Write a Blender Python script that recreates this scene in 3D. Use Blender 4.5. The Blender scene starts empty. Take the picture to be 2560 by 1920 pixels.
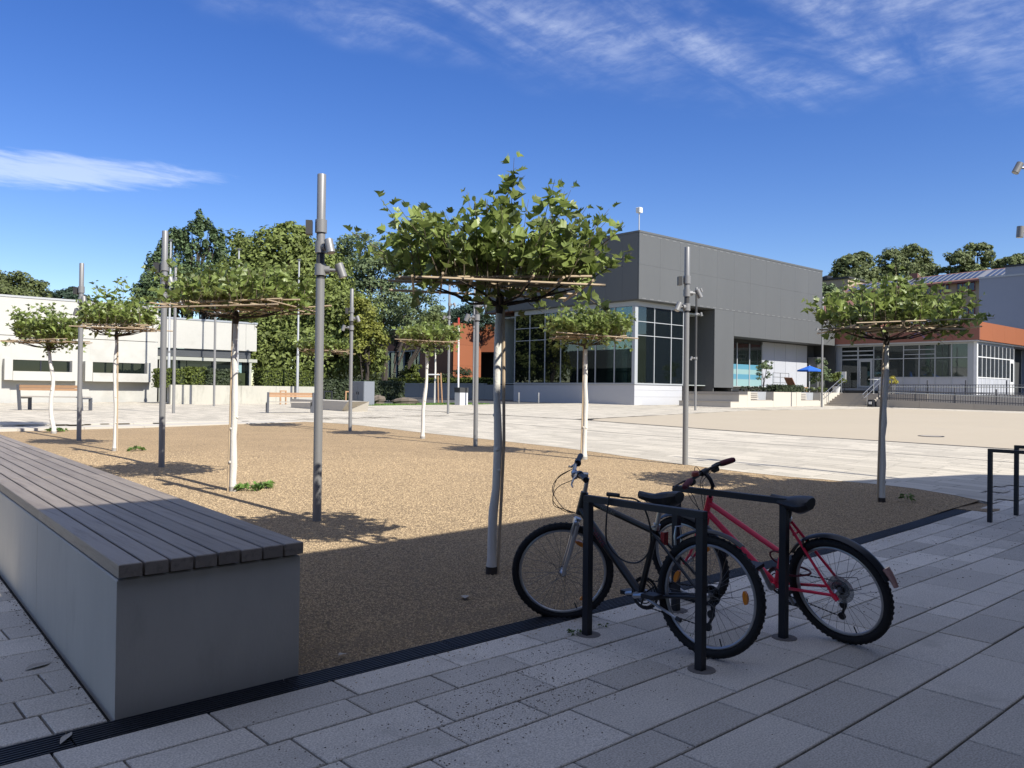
import bpy, math, random
import numpy as np
from mathutils import Vector, Matrix
R = math.radians
# ------------------------------------------------------------------ camera, sky, sun, exposure
# World frame: X and Y run along the plaza's paving grid, the camera stands at the origin.
AZ, PIT, ROL, CAMH, FPX = R(47.93), R(.474), R(.704), 1.48, 2044.1
ca, sa = math.cos(AZ), math.sin(AZ)
FX = np.array([ca, sa, 0.]); RX = np.array([sa, -ca, 0.]); UP = np.array([0, 0, 1.])
_w = math.cos(PIT)*FX+math.sin(PIT)*UP
_u0 = -math.sin(PIT)*FX+math.cos(PIT)*UP
_r = math.cos(ROL)*RX+math.sin(ROL)*_u0
_u = -math.sin(ROL)*RX+math.cos(ROL)*_u0
sc = bpy.context.scene
C = sc.collection
cam = bpy.data.cameras.new('camera')
cam.sensor_fit = 'HORIZONTAL'; cam.sensor_width = 36; cam.lens = FPX/2560*36
cam.clip_start = .05; cam.clip_end = 3000
camo = bpy.data.objects.new('camera', cam)
camo.matrix_world = Matrix(((_r[0], _u[0], -_w[0], 0), (_r[1], _u[1], -_w[1], 0), (_r[2], _u[2], -_w[2], CAMH), (0, 0, 0, 1)))
C.objects.link(camo); sc.camera = camo

SUN_EL, SUN_AZ = R(41.5), R(-86.0)          # azimuth measured from +X towards +Y
sunvec = Vector((math.cos(SUN_EL)*math.cos(SUN_AZ), math.cos(SUN_EL)*math.sin(SUN_AZ), math.sin(SUN_EL)))
SUN_STRENGTH, SKY_STRENGTH, EXPOSURE = 4.4, .083, .80
sun = bpy.data.lights.new('sun', 'SUN'); sun.energy = SUN_STRENGTH; sun.angle = R(.53); sun.color = (1, .965, .90)
suno = bpy.data.objects.new('sun', sun); suno.rotation_euler = (-sunvec).to_track_quat('-Z', 'Y').to_euler()
C.objects.link(suno)

world = bpy.data.worlds.new('World'); sc.world = world; world.use_nodes = True
nt = world.node_tree; nt.nodes.clear()
def wn(t, **k):
    n = nt.nodes.new(t)
    for a, b in k.items(): setattr(n, a, b)
    return n
def wmath(op, a, b=None, c=None, clamp=False):
    n = wn('ShaderNodeMath', operation=op, use_clamp=clamp)
    for i, v in enumerate((a, b, c)):
        if v is None: continue
        if isinstance(v, (int, float)): n.inputs[i].default_value = v
        else: nt.links.new(v, n.inputs[i])
    return n.outputs[0]
sky = wn('ShaderNodeTexSky', sky_type='NISHITA', sun_disc=False, sun_elevation=SUN_EL,
         sun_rotation=math.atan2(sunvec.x, sunvec.y), altitude=200, air_density=1.0, dust_density=.15, ozone_density=2.6)
hsv = wn('ShaderNodeHueSaturation'); hsv.inputs['Saturation'].default_value = 1.32; hsv.inputs['Hue'].default_value = .520
hsv.inputs['Value'].default_value = 1.05
nt.links.new(sky.outputs[0], hsv.inputs['Color'])
tc = wn('ShaderNodeTexCoord'); sep = wn('ShaderNodeSeparateXYZ')
nt.links.new(tc.outputs['Generated'], sep.inputs[0])
x_, y_, z_ = sep.outputs
azn = wmath('MULTIPLY', wmath('ARCTAN2', y_, x_), 180/math.pi)
eln = wmath('MULTIPLY', wmath('ARCSINE', z_), 180/math.pi)
den = wmath('ADD', wmath('MAXIMUM', z_, 0.0), .06)
cx_ = wmath('DIVIDE', x_, den); cy_ = wmath('DIVIDE', y_, den)
comb = wn('ShaderNodeCombineXYZ'); nt.links.new(cx_, comb.inputs[0]); nt.links.new(cy_, comb.inputs[1])
def cnoise(rot, scl, scale, detail, rough, dist):
    mp = wn('ShaderNodeMapping'); mp.inputs['Rotation'].default_value = (0, 0, R(rot)); mp.inputs['Scale'].default_value = scl
    nt.links.new(comb.outputs[0], mp.inputs['Vector'])
    no = wn('ShaderNodeTexNoise'); no.inputs['Scale'].default_value = scale; no.inputs['Detail'].default_value = detail
    no.inputs['Roughness'].default_value = rough; no.inputs['Distortion'].default_value = dist
    nt.links.new(mp.outputs[0], no.inputs['Vector']); return no.outputs['Fac']
def ramp(v, lo, hi):
    n = wn('ShaderNodeMapRange', interpolation_type='SMOOTHSTEP')
    nt.links.new(v, n.inputs[0]); n.inputs[1].default_value = lo; n.inputs[2].default_value = hi
    return n.outputs[0]
# high thin cirrus: covers the sky above a slanting edge, streaky and broken
edge = wmath('SUBTRACT', eln, wmath('MULTIPLY_ADD', wmath('SUBTRACT', azn, 36.0), .125, 20.2))
edge = wmath('ADD', edge, wmath('MULTIPLY', wmath('SUBTRACT', cnoise(20, (1, 1, 1), 2.2, 3, .5, .3), .5), 6.0))
m1 = ramp(edge, -1.4, 2.4)
streak = ramp(cnoise(-32, (.55, 1.7, 1), 2.4, 7, .58, .6), .30, .84)
fine = ramp(cnoise(15, (1.3, .8, 1), 11.0, 5, .65, .2), .30, .75)
c1 = wmath('MULTIPLY', wmath('MULTIPLY', m1, streak), wmath('MULTIPLY_ADD', fine, .75, .25))
# one long cloud low on the left
e1 = wmath('DIVIDE', wmath('SUBTRACT', azn, 78.5), 10.5)
e2 = wmath('DIVIDE', wmath('SUBTRACT', eln, wmath('MULTIPLY_ADD', wmath('SUBTRACT', azn, 74.0), -.075, 13.15)), 1.05)
rad = wmath('ADD', wmath('MULTIPLY', e1, e1), wmath('MULTIPLY', e2, e2))
rad = wmath('ADD', rad, wmath('MULTIPLY', wmath('SUBTRACT', cnoise(70, (1, 2.2, 1), 5.0, 5, .6, .3), .5), 2.1))
c2 = wmath('MULTIPLY', wmath('SUBTRACT', 1.0, ramp(rad, .0, 1.25)), .38)
high = wmath('MULTIPLY', ramp(eln, 27, 62), wmath('MULTIPLY_ADD', streak, .35, .22))  # extra cloud overhead, out of view, added to make the sky light less blue
cl = wmath('ADD', wmath('ADD', wmath('MULTIPLY', c1, .54), c2), high, clamp=True)
mixc = wn('ShaderNodeMix', data_type='RGBA'); nt.links.new(cl, mixc.inputs[0])
nt.links.new(hsv.outputs[0], mixc.inputs[6]); mixc.inputs[7].default_value = (7.9, 8.4, 9.3, 1)
bg = wn('ShaderNodeBackground'); bg.inputs['Strength'].default_value = SKY_STRENGTH
nt.links.new(mixc.outputs[2], bg.inputs['Color'])
wo = wn('ShaderNodeOutputWorld'); nt.links.new(bg.outputs[0], wo.inputs[0])
sc.view_settings.view_transform = 'Standard'; sc.view_settings.look = 'None'
sc.view_settings.exposure = EXPOSURE; sc.view_settings.gamma = 1; sc.view_settings.use_curve_mapping = False
try:
    sc.cycles.max_bounces = 8; sc.cycles.transparent_max_bounces = 16; sc.cycles.use_denoising = True
    sc.cycles.caustics_reflective = False; sc.cycles.caustics_refractive = False
except Exception: pass

# ------------------------------------------------------------------ helpers
rng = random.Random(7)
PYK = np.array([-60, 8.5, 9.6, 14.2, 15.2, 19, 24, 31, 60, 700])*.925
PZK = np.array([0, 0, .03, .20, .24, .31, .37, .55, .85, .85])*.925
def G(x, y): return np.interp(np.asarray(x)*ca+np.asarray(y)*sa, PYK, PZK)
def g(x, y): return float(G(x, y))
def at(fd, right, z):                        # camera-forward distance and sideways offset to a world point
    return (FX[0]*fd+RX[0]*right, FX[1]*fd+RX[1]*right, z)

MATS = {}
def mat(name, col, rough=.7, var=.12, scale=3., bump=0., bscale=None, metal=0., island=0., objr=0., stretch=None,
        speck=0., speck_scale=200., coords='pos', dark=None, spec=.4, trans=0.):
    """Principled material: colour broken up by two noises, optional per-piece tone, specks and fine relief."""
    if not trans: col = tuple(c*.86 for c in col)
    if dark and not trans: dark = (tuple(c*.86 for c in dark[0]), *dark[1:])
    m = bpy.data.materials.new(name); m.use_nodes = True
    t = m.node_tree; N = t.nodes; L = t.links; b = N['Principled BSDF']
    b.inputs['Roughness'].default_value = rough; b.inputs['Metallic'].default_value = metal
    b.inputs['Specular IOR Level'].default_value = spec
    if coords == 'pos':
        co = N.new('ShaderNodeNewGeometry').outputs['Position']
    else:
        co = N.new('ShaderNodeTexCoord').outputs['Object']
    if stretch:
        mp = N.new('ShaderNodeMapping'); mp.inputs['Scale'].default_value = stretch; L.new(co, mp.inputs[0]); co = mp.outputs[0]
    def noise(s, d=4, r=.6):
        n = N.new('ShaderNodeTexNoise'); n.inputs['Scale'].default_value = s; n.inputs['Detail'].default_value = d
        n.inputs['Roughness'].default_value = r; L.new(co, n.inputs['Vector']); return n.outputs['Fac']
    def M(op, a, bb):
        n = N.new('ShaderNodeMath'); n.operation = op
        for i, v in enumerate((a, bb)):
            if isinstance(v, (int, float)): n.inputs[i].default_value = v
            else: L.new(v, n.inputs[i])
        return n.outputs[0]
    fac = M('MULTIPLY_ADD', noise(scale), 2*var); fac.node.inputs[2].default_value = 1-var
    f2 = M('MULTIPLY_ADD', noise(scale*9, 3), var); f2.node.inputs[2].default_value = 1-var*.5
    fac = M('MULTIPLY', fac, f2)
    if island:
        ge = N.new('ShaderNodeNewGeometry'); q = M('MULTIPLY_ADD', ge.outputs['Random Per Island'], 2*island); q.node.inputs[2].default_value = 1-island
        fac = M('MULTIPLY', fac, q)
    if objr:
        oi = N.new('ShaderNodeObjectInfo'); q = M('MULTIPLY_ADD', oi.outputs['Random'], 2*objr); q.node.inputs[2].default_value = 1-objr
        fac = M('MULTIPLY', fac, q)
    if speck:
        s = noise(speck_scale, 2, .5); r_ = N.new('ShaderNodeMapRange'); L.new(s, r_.inputs[0]); r_.inputs[1].default_value = .35; r_.inputs[2].default_value = .65
        q = M('MULTIPLY_ADD', r_.outputs[0], 2*speck); q.node.inputs[2].default_value = 1-speck
        fac = M('MULTIPLY', fac, q)
    mul = N.new('ShaderNodeMix'); mul.data_type = 'RGBA'; mul.blend_type = 'MULTIPLY'; mul.inputs[0].default_value = 1
    mul.inputs[6].default_value = (*col, 1); L.new(fac, mul.inputs[7])
    outc = mul.outputs[2]
    if dark:                                  # second colour in irregular patches (stains, wear)
        r_ = N.new('ShaderNodeMapRange'); L.new(noise(dark[1], 6, .7), r_.inputs[0]); r_.inputs[1].default_value = dark[2]; r_.inputs[2].default_value = dark[2]+.2
        mx = N.new('ShaderNodeMix'); mx.data_type = 'RGBA'; L.new(r_.outputs[0], mx.inputs[0]); L.new(outc, mx.inputs[6]); mx.inputs[7].default_value = (*dark[0], 1)
        outc = mx.outputs[2]
    L.new(outc, b.inputs['Base Color'])
    if bump:
        bn = N.new('ShaderNodeBump'); bn.inputs['Strength'].default_value = bump; bn.inputs['Distance'].default_value = .01
        L.new(noise(bscale or scale*20, 5), bn.inputs['Height']); L.new(bn.outputs[0], b.inputs['Normal'])
    if trans:
        tr = N.new('ShaderNodeBsdfTranslucent'); L.new(outc, tr.inputs['Color'])
        ms = N.new('ShaderNodeMixShader'); ms.inputs[0].default_value = trans
        L.new(b.outputs[0], ms.inputs[1]); L.new(tr.outputs[0], ms.inputs[2]); L.new(ms.outputs[0], N['Material Output'].inputs[0])
    MATS[name] = m; return m
def glass(name, tint, refl=1.0, opac=.25, col=(.01, .015, .014)):
    m = bpy.data.materials.new(name); m.use_nodes = True
    t = m.node_tree; N = t.nodes; L = t.links; N.remove(N['Principled BSDF'])
    tr = N.new('ShaderNodeBsdfTransparent'); tr.inputs[0].default_value = (*tint, 1)
    di = N.new('ShaderNodeBsdfDiffuse'); di.inputs[0].default_value = (*col, 1)
    gl = N.new('ShaderNodeBsdfGlossy'); gl.inputs['Roughness'].default_value = .015; gl.inputs[0].default_value = (.9, .95, .95, 1)
    fr = N.new('ShaderNodeFresnel'); fr.inputs[0].default_value = 1.5
    mu = N.new('ShaderNodeMath'); mu.operation = 'MULTIPLY'; L.new(fr.outputs[0], mu.inputs[0]); mu.inputs[1].default_value = refl
    a = N.new('ShaderNodeMixShader'); a.inputs[0].default_value = opac; L.new(tr.outputs[0], a.inputs[1]); L.new(di.outputs[0], a.inputs[2])
    b = N.new('ShaderNodeMixShader'); L.new(mu.outputs[0], b.inputs[0]); L.new(a.outputs[0], b.inputs[1]); L.new(gl.outputs[0], b.inputs[2])
    L.new(b.outputs[0], N['Material Output'].inputs[0]); MATS[name] = m; return m

OFF = {}
def tag(o, label=None, cat=None, group=None, kind=None):
    if label: o['label'] = label
    if cat: o['category'] = cat
    if group: o['group'] = group
    if kind: o['kind'] = kind
    return o
def thing(name, label, cat, loc=(0, 0, 0), group=None, kind=None):
    o = bpy.data.objects.new(name, None); C.objects.link(o); o.location = loc; o.empty_display_size = .1
    OFF[o.name] = np.array(loc, float)
    return tag(o, label, cat, group, kind)
def structure(name, loc=(0, 0, 0)): return thing(name, None, None, loc, kind='structure')

class MB:
    def __init__(s): s.v = []; s.f = []; s.n = 0; s.xf = None
    def add(s, v, f):
        v = np.asarray(v, float)
        if s.xf is not None: v = s.xf(v)
        s.v.append(v); k = s.n
        s.f.extend([tuple(i+k for i in q) for q in f]); s.n += len(v); return s
    def box(s, x0, y0, z0, x1, y1, z1):
        x0, x1 = min(x0, x1), max(x0, x1); y0, y1 = min(y0, y1), max(y0, y1); z0, z1 = min(z0, z1), max(z0, z1)
        return s.add([(x0, y0, z0), (x1, y0, z0), (x1, y1, z0), (x0, y1, z0), (x0, y0, z1), (x1, y0, z1), (x1, y1, z1), (x0, y1, z1)],
                     [(0, 3, 2, 1), (4, 5, 6, 7), (0, 1, 5, 4), (1, 2, 6, 5), (2, 3, 7, 6), (3, 0, 4, 7)])
    def cbox(s, x0, y0, z0, x1, y1, z1, c=.004):       # box with chamfered top edges
        return s.add([(x0, y0, z0), (x1, y0, z0), (x1, y1, z0), (x0, y1, z0), (x0, y0, z1-c), (x1, y0, z1-c), (x1, y1, z1-c), (x0, y1, z1-c),
                      (x0+c, y0+c, z1), (x1-c, y0+c, z1), (x1-c, y1-c, z1), (x0+c, y1-c, z1)],
                     [(0, 3, 2, 1), (0, 1, 5, 4), (1, 2, 6, 5), (2, 3, 7, 6), (3, 0, 4, 7), (4, 5, 9, 8), (5, 6, 10, 9), (6, 7, 11, 10), (7, 4, 8, 11), (8, 9, 10, 11)])
    def prism(s, poly, z0, z1):
        n = len(poly); z0 = z0 if hasattr(z0, '__len__') else [z0]*n; z1 = z1 if hasattr(z1, '__len__') else [z1]*n
        v = [(p[0], p[1], a) for p, a in zip(poly, z0)]+[(p[0], p[1], a) for p, a in zip(poly, z1)]
        return s.add(v, [tuple(range(n-1, -1, -1)), tuple(range(n, 2*n))]+[(i, (i+1) % n, n+(i+1) % n, n+i) for i in range(n)])
    def tube(s, pts, rad, n=8, caps=True):
        pts = [np.asarray(p, float) for p in pts]; k = len(pts)
        rad = rad if hasattr(rad, '__len__') else [rad]*k
        V = []; prev = None
        for i, p in enumerate(pts):
            t = pts[min(i+1, k-1)]-pts[max(i-1, 0)]; t = t/(np.linalg.norm(t)+1e-12)
            if prev is None:
                a = np.array([0, 0, 1.]) if abs(t[2]) < .9 else np.array([1., 0, 0])
            else: a = prev
            e1 = a-t*(a@t); e1 /= np.linalg.norm(e1)+1e-12; e2 = np.cross(t, e1); prev = e1
            for j in range(n):
                q = 2*math.pi*j/n; V.append(p+rad[i]*(math.cos(q)*e1+math.sin(q)*e2))
        F = [(i*n+j, i*n+(j+1) % n, (i+1)*n+(j+1) % n, (i+1)*n+j) for i in range(k-1) for j in range(n)]
        if caps: F += [tuple(range(n-1, -1, -1)), tuple(range((k-1)*n, k*n))]
        return s.add(V, F)
    def cyl(s, a, b, r, n=12, r2=None): return s.tube([a, b], [r, r if r2 is None else r2], n)
    def ring(s, c, e1, e2, Rr, r, n=40, m=8, flat=1.0, a0=0, a1=2*math.pi):   # torus (or arc) in the plane e1,e2
        c, e1, e2 = map(lambda q: np.asarray(q, float), (c, e1, e2)); ax = np.cross(e1, e2); full = abs(a1-a0-2*math.pi) < 1e-6
        V = []; cnt = n if full else n+1
        for i in range(cnt):
            q = a0+(a1-a0)*i/n; d = math.cos(q)*e1+math.sin(q)*e2
            for j in range(m):
                w = 2*math.pi*j/m; V.append(c+d*(Rr+r*math.cos(w))+ax*(r*flat*math.sin(w)))
        F = [(i*m+j, ((i+1) % cnt)*m+j, ((i+1) % cnt)*m+(j+1) % m, i*m+(j+1) % m) for i in range(n) for j in range(m)]
        return s.add(V, F)
    def lathe(s, prof, c=(0, 0, 0), n=16):
        V = []
        for r, z in prof:
            for j in range(n): q = 2*math.pi*j/n; V.append((c[0]+r*math.cos(q), c[1]+r*math.sin(q), c[2]+z))
        k = len(prof)
        F = [(i*n+j, i*n+(j+1) % n, (i+1)*n+(j+1) % n, (i+1)*n+j) for i in range(k-1) for j in range(n)]
        F += [tuple(range(n-1, -1, -1)), tuple(range((k-1)*n, k*n))]
        return s.add(V, F)
    def build(s, name, m, parent=None, smooth=False):
        off = OFF.get(parent.name, np.zeros(3)) if parent else np.zeros(3)
        me = bpy.data.meshes.new(name)
        V = np.concatenate(s.v)-off if s.v else np.zeros((0, 3))
        me.from_pydata(V.tolist(), [], s.f); me.materials.append(m)
        if smooth:
            me.polygons.foreach_set('use_smooth', [True]*len(me.polygons)); me.set_sharp_from_angle(angle=R(38))
        o = bpy.data.objects.new(name, me); C.objects.link(o)
        if parent: o.parent = parent
        OFF[o.name] = off; return o
def curve(pts, k=6):
    """points on a smooth line through pts"""
    P = [np.asarray(p, float) for p in pts]; P = [2*P[0]-P[1]]+P+[2*P[-1]-P[-2]]; out = []
    for i in range(1, len(P)-2):
        for j in range(k):
            t = j/k; a, b, c, d = P[i-1:i+3]; out.append(.5*(2*b+(c-a)*t+(2*a-5*b+4*c-d)*t*t+(3*b-a-3*c+d)*t**3))
    return out+[P[-2]]
def quads(name, V, F, m, parent=None):
    b = MB(); b.v = [np.asarray(V, float)]; b.f = F; return b.build(name, m, parent)
def sheet(name, x0, x1, y0, y1, m, off=0., cell=.5, parent=None, zf=None, xl=None, xr=None, yl=None, yr=None):
    """ground-hugging grid; xl/xr give the side limits per row, yl/yr per column"""
    nx = max(1, int((x1-x0)/cell)); ny = max(1, int((y1-y0)/cell))
    U, W = np.meshgrid(np.linspace(0, 1, nx+1), np.linspace(0, 1, ny+1))
    if xl is not None:
        Y = y0+W*(y1-y0); X = xl(Y)+U*(xr(Y)-xl(Y))
    elif yl is not None:
        X = x0+U*(x1-x0); Y = yl(X)+W*(yr(X)-yl(X))
    else: X = x0+U*(x1-x0); Y = y0+W*(y1-y0)
    Z = (zf(X, Y) if zf else G(X, Y))+off
    V = np.stack([X, Y, Z], -1).reshape(-1, 3); w = nx+1
    F = [(j*w+i, j*w+i+1, (j+1)*w+i+1, (j+1)*w+i) for j in range(ny) for i in range(nx)]
    return quads(name, V, F, m, parent)

# ------------------------------------------------------------------ materials
m_ground = mat('asphalt', (.085, .083, .082), .9, .15, .6, .3, 60, dark=((.06, .06, .06), .5, .6))
m_joint = mat('joint_sand', (.022, .020, .018), .95, .3, 8)
m_slab = mat('slab_concrete', (.57, .52, .445), .8, .12, 2.2, .35, 130, objr=.20, speck=.26, speck_scale=120, dark=((.43, .395, .335), 1.6, .57))
m_plaza = mat('plaza_slab', (.53, .475, .378), .82, .07, 1.2, .2, 60, island=.15, dark=((.40, .36, .30), .35, .60))
m_gravel = mat('gravel_bed', (.365, .255, .138), .95, .22, 1.1, 1.0, 55, speck=.55, speck_scale=48, dark=((.30, .21, .125), .7, .6))
m_pebble = mat('gravel_stone', (.415, .31, .185), .9, .1, 5, island=.42)
m_court = mat('court_surface', (.46, .39, .285), .9, .05, .25, .15, 90, speck=.06, speck_scale=120, dark=((.43, .37, .285), .12, .55))
m_conc = mat('bench_concrete', (.56, .525, .455), .75, .13, 1.4, .12, 60, dark=((.45, .42, .36), 2.6, .56), objr=.03, stretch=(1, 1, .35))
m_wood = mat('weathered_wood', (.27, .225, .18), .52, .2, 3.0, .35, 60, objr=.15, stretch=(11, .5, 11), dark=((.165, .13, .10), 2.6, .50))
m_dark = mat('dark_metal', (.013, .015, .021), .5, .1, 4)
m_grate = mat('grate_metal', (.035, .039, .047), .5, .2, 6)
m_lamp = mat('lamp_grey', (.265, .26, .25), .45, .05, 3, metal=.25)
m_lampd = mat('lamp_dark', (.06, .058, .055), .5, .05, 3)
m_lens = mat('lamp_lens', (.5, .5, .48), .15, .05, 3)
m_flag = mat('pole_silver', (.48, .48, .47), .4, .05, 3, metal=.3)
m_white = mat('trunk_paint', (.72, .685, .60), .8, .07, 8, .5, 60, dark=((.40, .38, .34), 7.0, .62))
m_bark = mat('bark', (.06, .048, .038), .9, .2, 12, .8, 60)
m_twig = mat('twig', (.16, .125, .085), .8, .2, 10)
m_cane = mat('bamboo_cane', (.46, .35, .225), .6, .15, 4, objr=.15, island=.2)
m_tie = mat('rubber_tie', (.012, .012, .012), .7)
m_leaf = mat('plane_leaf', (.20, .25, .066), .42, .1, 2, island=.45, trans=.38, spec=.5)
m_leafo = mat('plane_leaf_single', (.20, .25, .066), .42, .1, 2, objr=.40, trans=.30, spec=.5)
m_fol = {}
def fol(name, col, trans=.22): m_fol[name] = mat('foliage_'+name, col, .6, .22, .35, island=.45, trans=trans, spec=.3); return m_fol[name]
fol('hornbeam', (.165, .20, .052), .3); fol('poplar', (.10, .145, .062)); fol('robinia', (.135, .175, .08)); fol('oak', (.105, .125, .042))
fol('hill', (.13, .155, .06)); fol('yellow', (.19, .19, .03)); fol('hedge', (.10, .125, .022)); fol('yew', (.045, .06, .028)); fol('shrub', (.12, .145, .045))
fol('weed', (.13, .22, .05)); fol('spruce', (.035, .06, .035))
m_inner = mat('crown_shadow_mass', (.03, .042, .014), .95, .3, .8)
m_lconc = mat('light_concrete', (.52, .505, .455), .85, .07, .5, .1, 30, dark=((.43, .415, .365), .35, .56))
m_oconc = mat('stained_concrete', (.47, .45, .38), .85, .12, .8, .1, 30, dark=((.30, .29, .24), 1.4, .50), stretch=(1, 1, .35))
m_cope = mat('coping_metal', (.36, .38, .40), .5, .04, 2, metal=.2)
m_louv = mat('louvre_metal', (.20, .21, .22), .45, .05, 2, metal=.2)
m_beam = mat('beam_paint', (.42, .42, .36), .7, .05, 2)
m_clad = mat('grey_cladding', (.112, .115, .114), .55, .075, .6, objr=.012, stretch=(1, 1, .25))
m_wall2 = mat('pale_panel', (.44, .45, .475), .6, .04, .5, objr=.03)
m_plinth = mat('plinth_paint', (.50, .50, .505), .75, .05, .5)
m_frame = mat('window_frame', (.40, .415, .42), .4, .04, 2)  # greyed to suit the shaded glazed front; the sunlit side uses white
m_frameb = mat('blue_grey_frame', (.17, .215, .245), .4, .04, 2)
m_strip = mat('roof_rail', (.24, .24, .25), .5)
m_room = mat('interior_room', (.34, .37, .35), .9, .2, .6)
m_in = mat('interior_dark', (.05, .052, .052), .9, .2, .6)
m_inl = mat('interior_light', (.62, .63, .60), .9, .1, .6)
m_glass = glass('dark_glass', (.60, .71, .66), 2.0, .14, (.03, .045, .04))
m_glass2 = glass('clear_glass', (.62, .66, .64), 1.6, .3, (.10, .11, .105))
m_black = glass('black_glass', (.2, .22, .22), 1.1, .7)
m_teal = mat('frosted_teal', (.26, .40, .39), .35, .05, 1); m_skystripe = mat('blue_reflection', (.10, .27, .36), .35, .05, 1)
m_orange = mat('orange_panel', (.30, .10, .042), .65, .05, .6, objr=.04)
m_brown = mat('rust_panel', (.20, .085, .045), .65, .08, .8, objr=.05)  # rust brown; also darkens the orange cladding on its shaded face
m_fascia_shade = mat('shaded_terracotta', (.27, .108, .075), .65, .04, .6, objr=.03)  # duller fascia tone: the shade of the front is put into this colour
m_bluegrey = mat('blue_grey_render', (.25, .27, .32), .75, .05, .4)
m_cream = mat('cream_concrete', (.54, .495, .415), .8, .05, .9, dark=((.46, .42, .35), .9, .62))
m_tan = mat('tan_concrete', (.42, .375, .31), .8, .06, .9)
m_greyc = mat('grey_concrete', (.34, .35, .36), .8, .07, .8, dark=((.27, .28, .29), .8, .58))
m_rail = mat('rail_grey', (.10, .10, .105), .5, .05, 3)
m_steel = mat('stainless', (.55, .55, .55), .25, .05, 3, metal=.8)
m_slat = mat('bench_timber', (.44, .255, .135), .6, .15, 3, .1, objr=.1, stretch=(2, 2, 9))
m_slatp = mat('pale_timber', (.44, .40, .34), .7, .12, 3, objr=.1)
m_leg = mat('leg_grey', (.10, .105, .12), .5, .05, 3)
m_blue = mat('umbrella_blue', (.02, .13, .55), .7, .08, 2)
m_grass = mat('lawn', (.12, .19, .035), .9, .25, 2.5, .6, 40)
m_stone = mat('boulder', (.16, .13, .10), .9, .25, 2, .6, 12)
m_hill = mat('hillside', (.05, .065, .022), .95, .3, .2)
m_roof = mat('roof_tile', (.22, .105, .08), .8, .12, 1.5); m_solar = mat('solar_glass', (.035, .045, .07), .12, .05, 1, spec=.8)
m_beige = mat('beige_render', (.40, .33, .22), .85, .06, .4); m_redf = mat('red_frame', (.22, .035, .04), .6)
m_cab = mat('cabinet_grey', (.20, .215, .235), .55, .05, 1)
m_box = mat('barrier_housing', (.62, .62, .61), .5); m_redp = mat('red_stripe', (.50, .06, .045), .5)
m_plate = mat('base_disc', (.17, .155, .14), .9, .15, 9, .4, 60)
m_paper = mat('dry_leaf', (.42, .38, .32), .8, .15, 20); m_debris = mat('litter_crumb', (.085, .064, .045), .9, .1, 5, island=.6)
m_yflow = mat('yellow_flowers', (.38, .33, .05), .8, .2, 4, island=.4)
m_pot = mat('white_pot', (.6, .6, .58), .6); m_sign = mat('white_board', (.72, .72, .70), .5); m_emb = mat('emblem_pale', (.62, .68, .74), .5); m_embd = mat('emblem_navy', (.045, .05, .10), .5)
m_xband = mat('emblem_violet', (.22, .14, .23), .6)

# ------------------------------------------------------------------ ground
# the base: one asphalt sheet to the horizon, in strips across the line of sight
b = MB(); fds = list(PYK[:-1])+[70, 90, 130, 200, 400, 900]; rows = []
for f in fds:
    z = float(np.interp(f, PYK, PZK))-.035
    for s in (-900, -60, -20, 0, 20, 60, 900): p = at(f, s, z); rows.append(p)
b.add(rows, [(j*7+i, j*7+i+1, (j+1)*7+i+1, (j+1)*7+i) for j in range(len(fds)-1) for i in range(6)])
tag(b.build('ground', m_ground), kind='structure')

XRk = np.array([[3.87, 11.62], [4.0, 11.9], [4.7, 12.2], [5.5, 12.15], [6.5, 11.85], [7.6, 11.68], [9, 11.8], [11.5, 12.3], [13.6, 12.5], [17.3, 12.7], [19.5, 12.85], [21.5, 12.85], [22.6, 12.55], [23.2, 12.1]])
xr_g = lambda Y: np.interp(Y, XRk[:, 0], XRk[:, 1])
xl_g = lambda Y: np.where(Y < 6, 1.6, np.where(Y < 16, 1.9, -6.0))
def gz(X, Y):                                 # the gravel lies a little lower along the drain
    return G(X, Y)+.012-.030*np.clip((5.2-Y)/1.0, 0, 1)*np.clip((10.6-X)/1.5, 0, 1)
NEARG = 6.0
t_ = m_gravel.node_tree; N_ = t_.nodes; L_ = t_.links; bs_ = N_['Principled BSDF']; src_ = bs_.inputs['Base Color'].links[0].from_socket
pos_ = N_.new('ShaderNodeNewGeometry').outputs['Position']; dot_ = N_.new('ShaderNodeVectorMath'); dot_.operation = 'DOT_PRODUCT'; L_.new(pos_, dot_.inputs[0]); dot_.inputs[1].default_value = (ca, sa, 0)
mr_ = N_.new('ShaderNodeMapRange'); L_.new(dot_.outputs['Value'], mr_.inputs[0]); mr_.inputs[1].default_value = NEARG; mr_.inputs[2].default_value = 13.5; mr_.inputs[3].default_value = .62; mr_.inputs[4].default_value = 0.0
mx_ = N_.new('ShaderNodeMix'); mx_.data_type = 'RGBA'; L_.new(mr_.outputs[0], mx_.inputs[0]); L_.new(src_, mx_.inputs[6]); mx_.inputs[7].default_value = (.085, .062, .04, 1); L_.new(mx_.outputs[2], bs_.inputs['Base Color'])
gravel_root = structure('gravel_bed')
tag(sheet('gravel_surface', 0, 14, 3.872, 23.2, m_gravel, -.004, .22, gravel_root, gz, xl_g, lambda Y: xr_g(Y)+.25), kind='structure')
tip = MB().prism([(10.98, 3.70), (11.0, 3.50), (11.25, 3.46), (11.5, 3.52), (11.75, 3.64), (11.9, 3.85), (11.9, 4.0), (10.98, 4.0)], 0.0, .078).build('gravel_surface', m_gravel, gravel_root)
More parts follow.
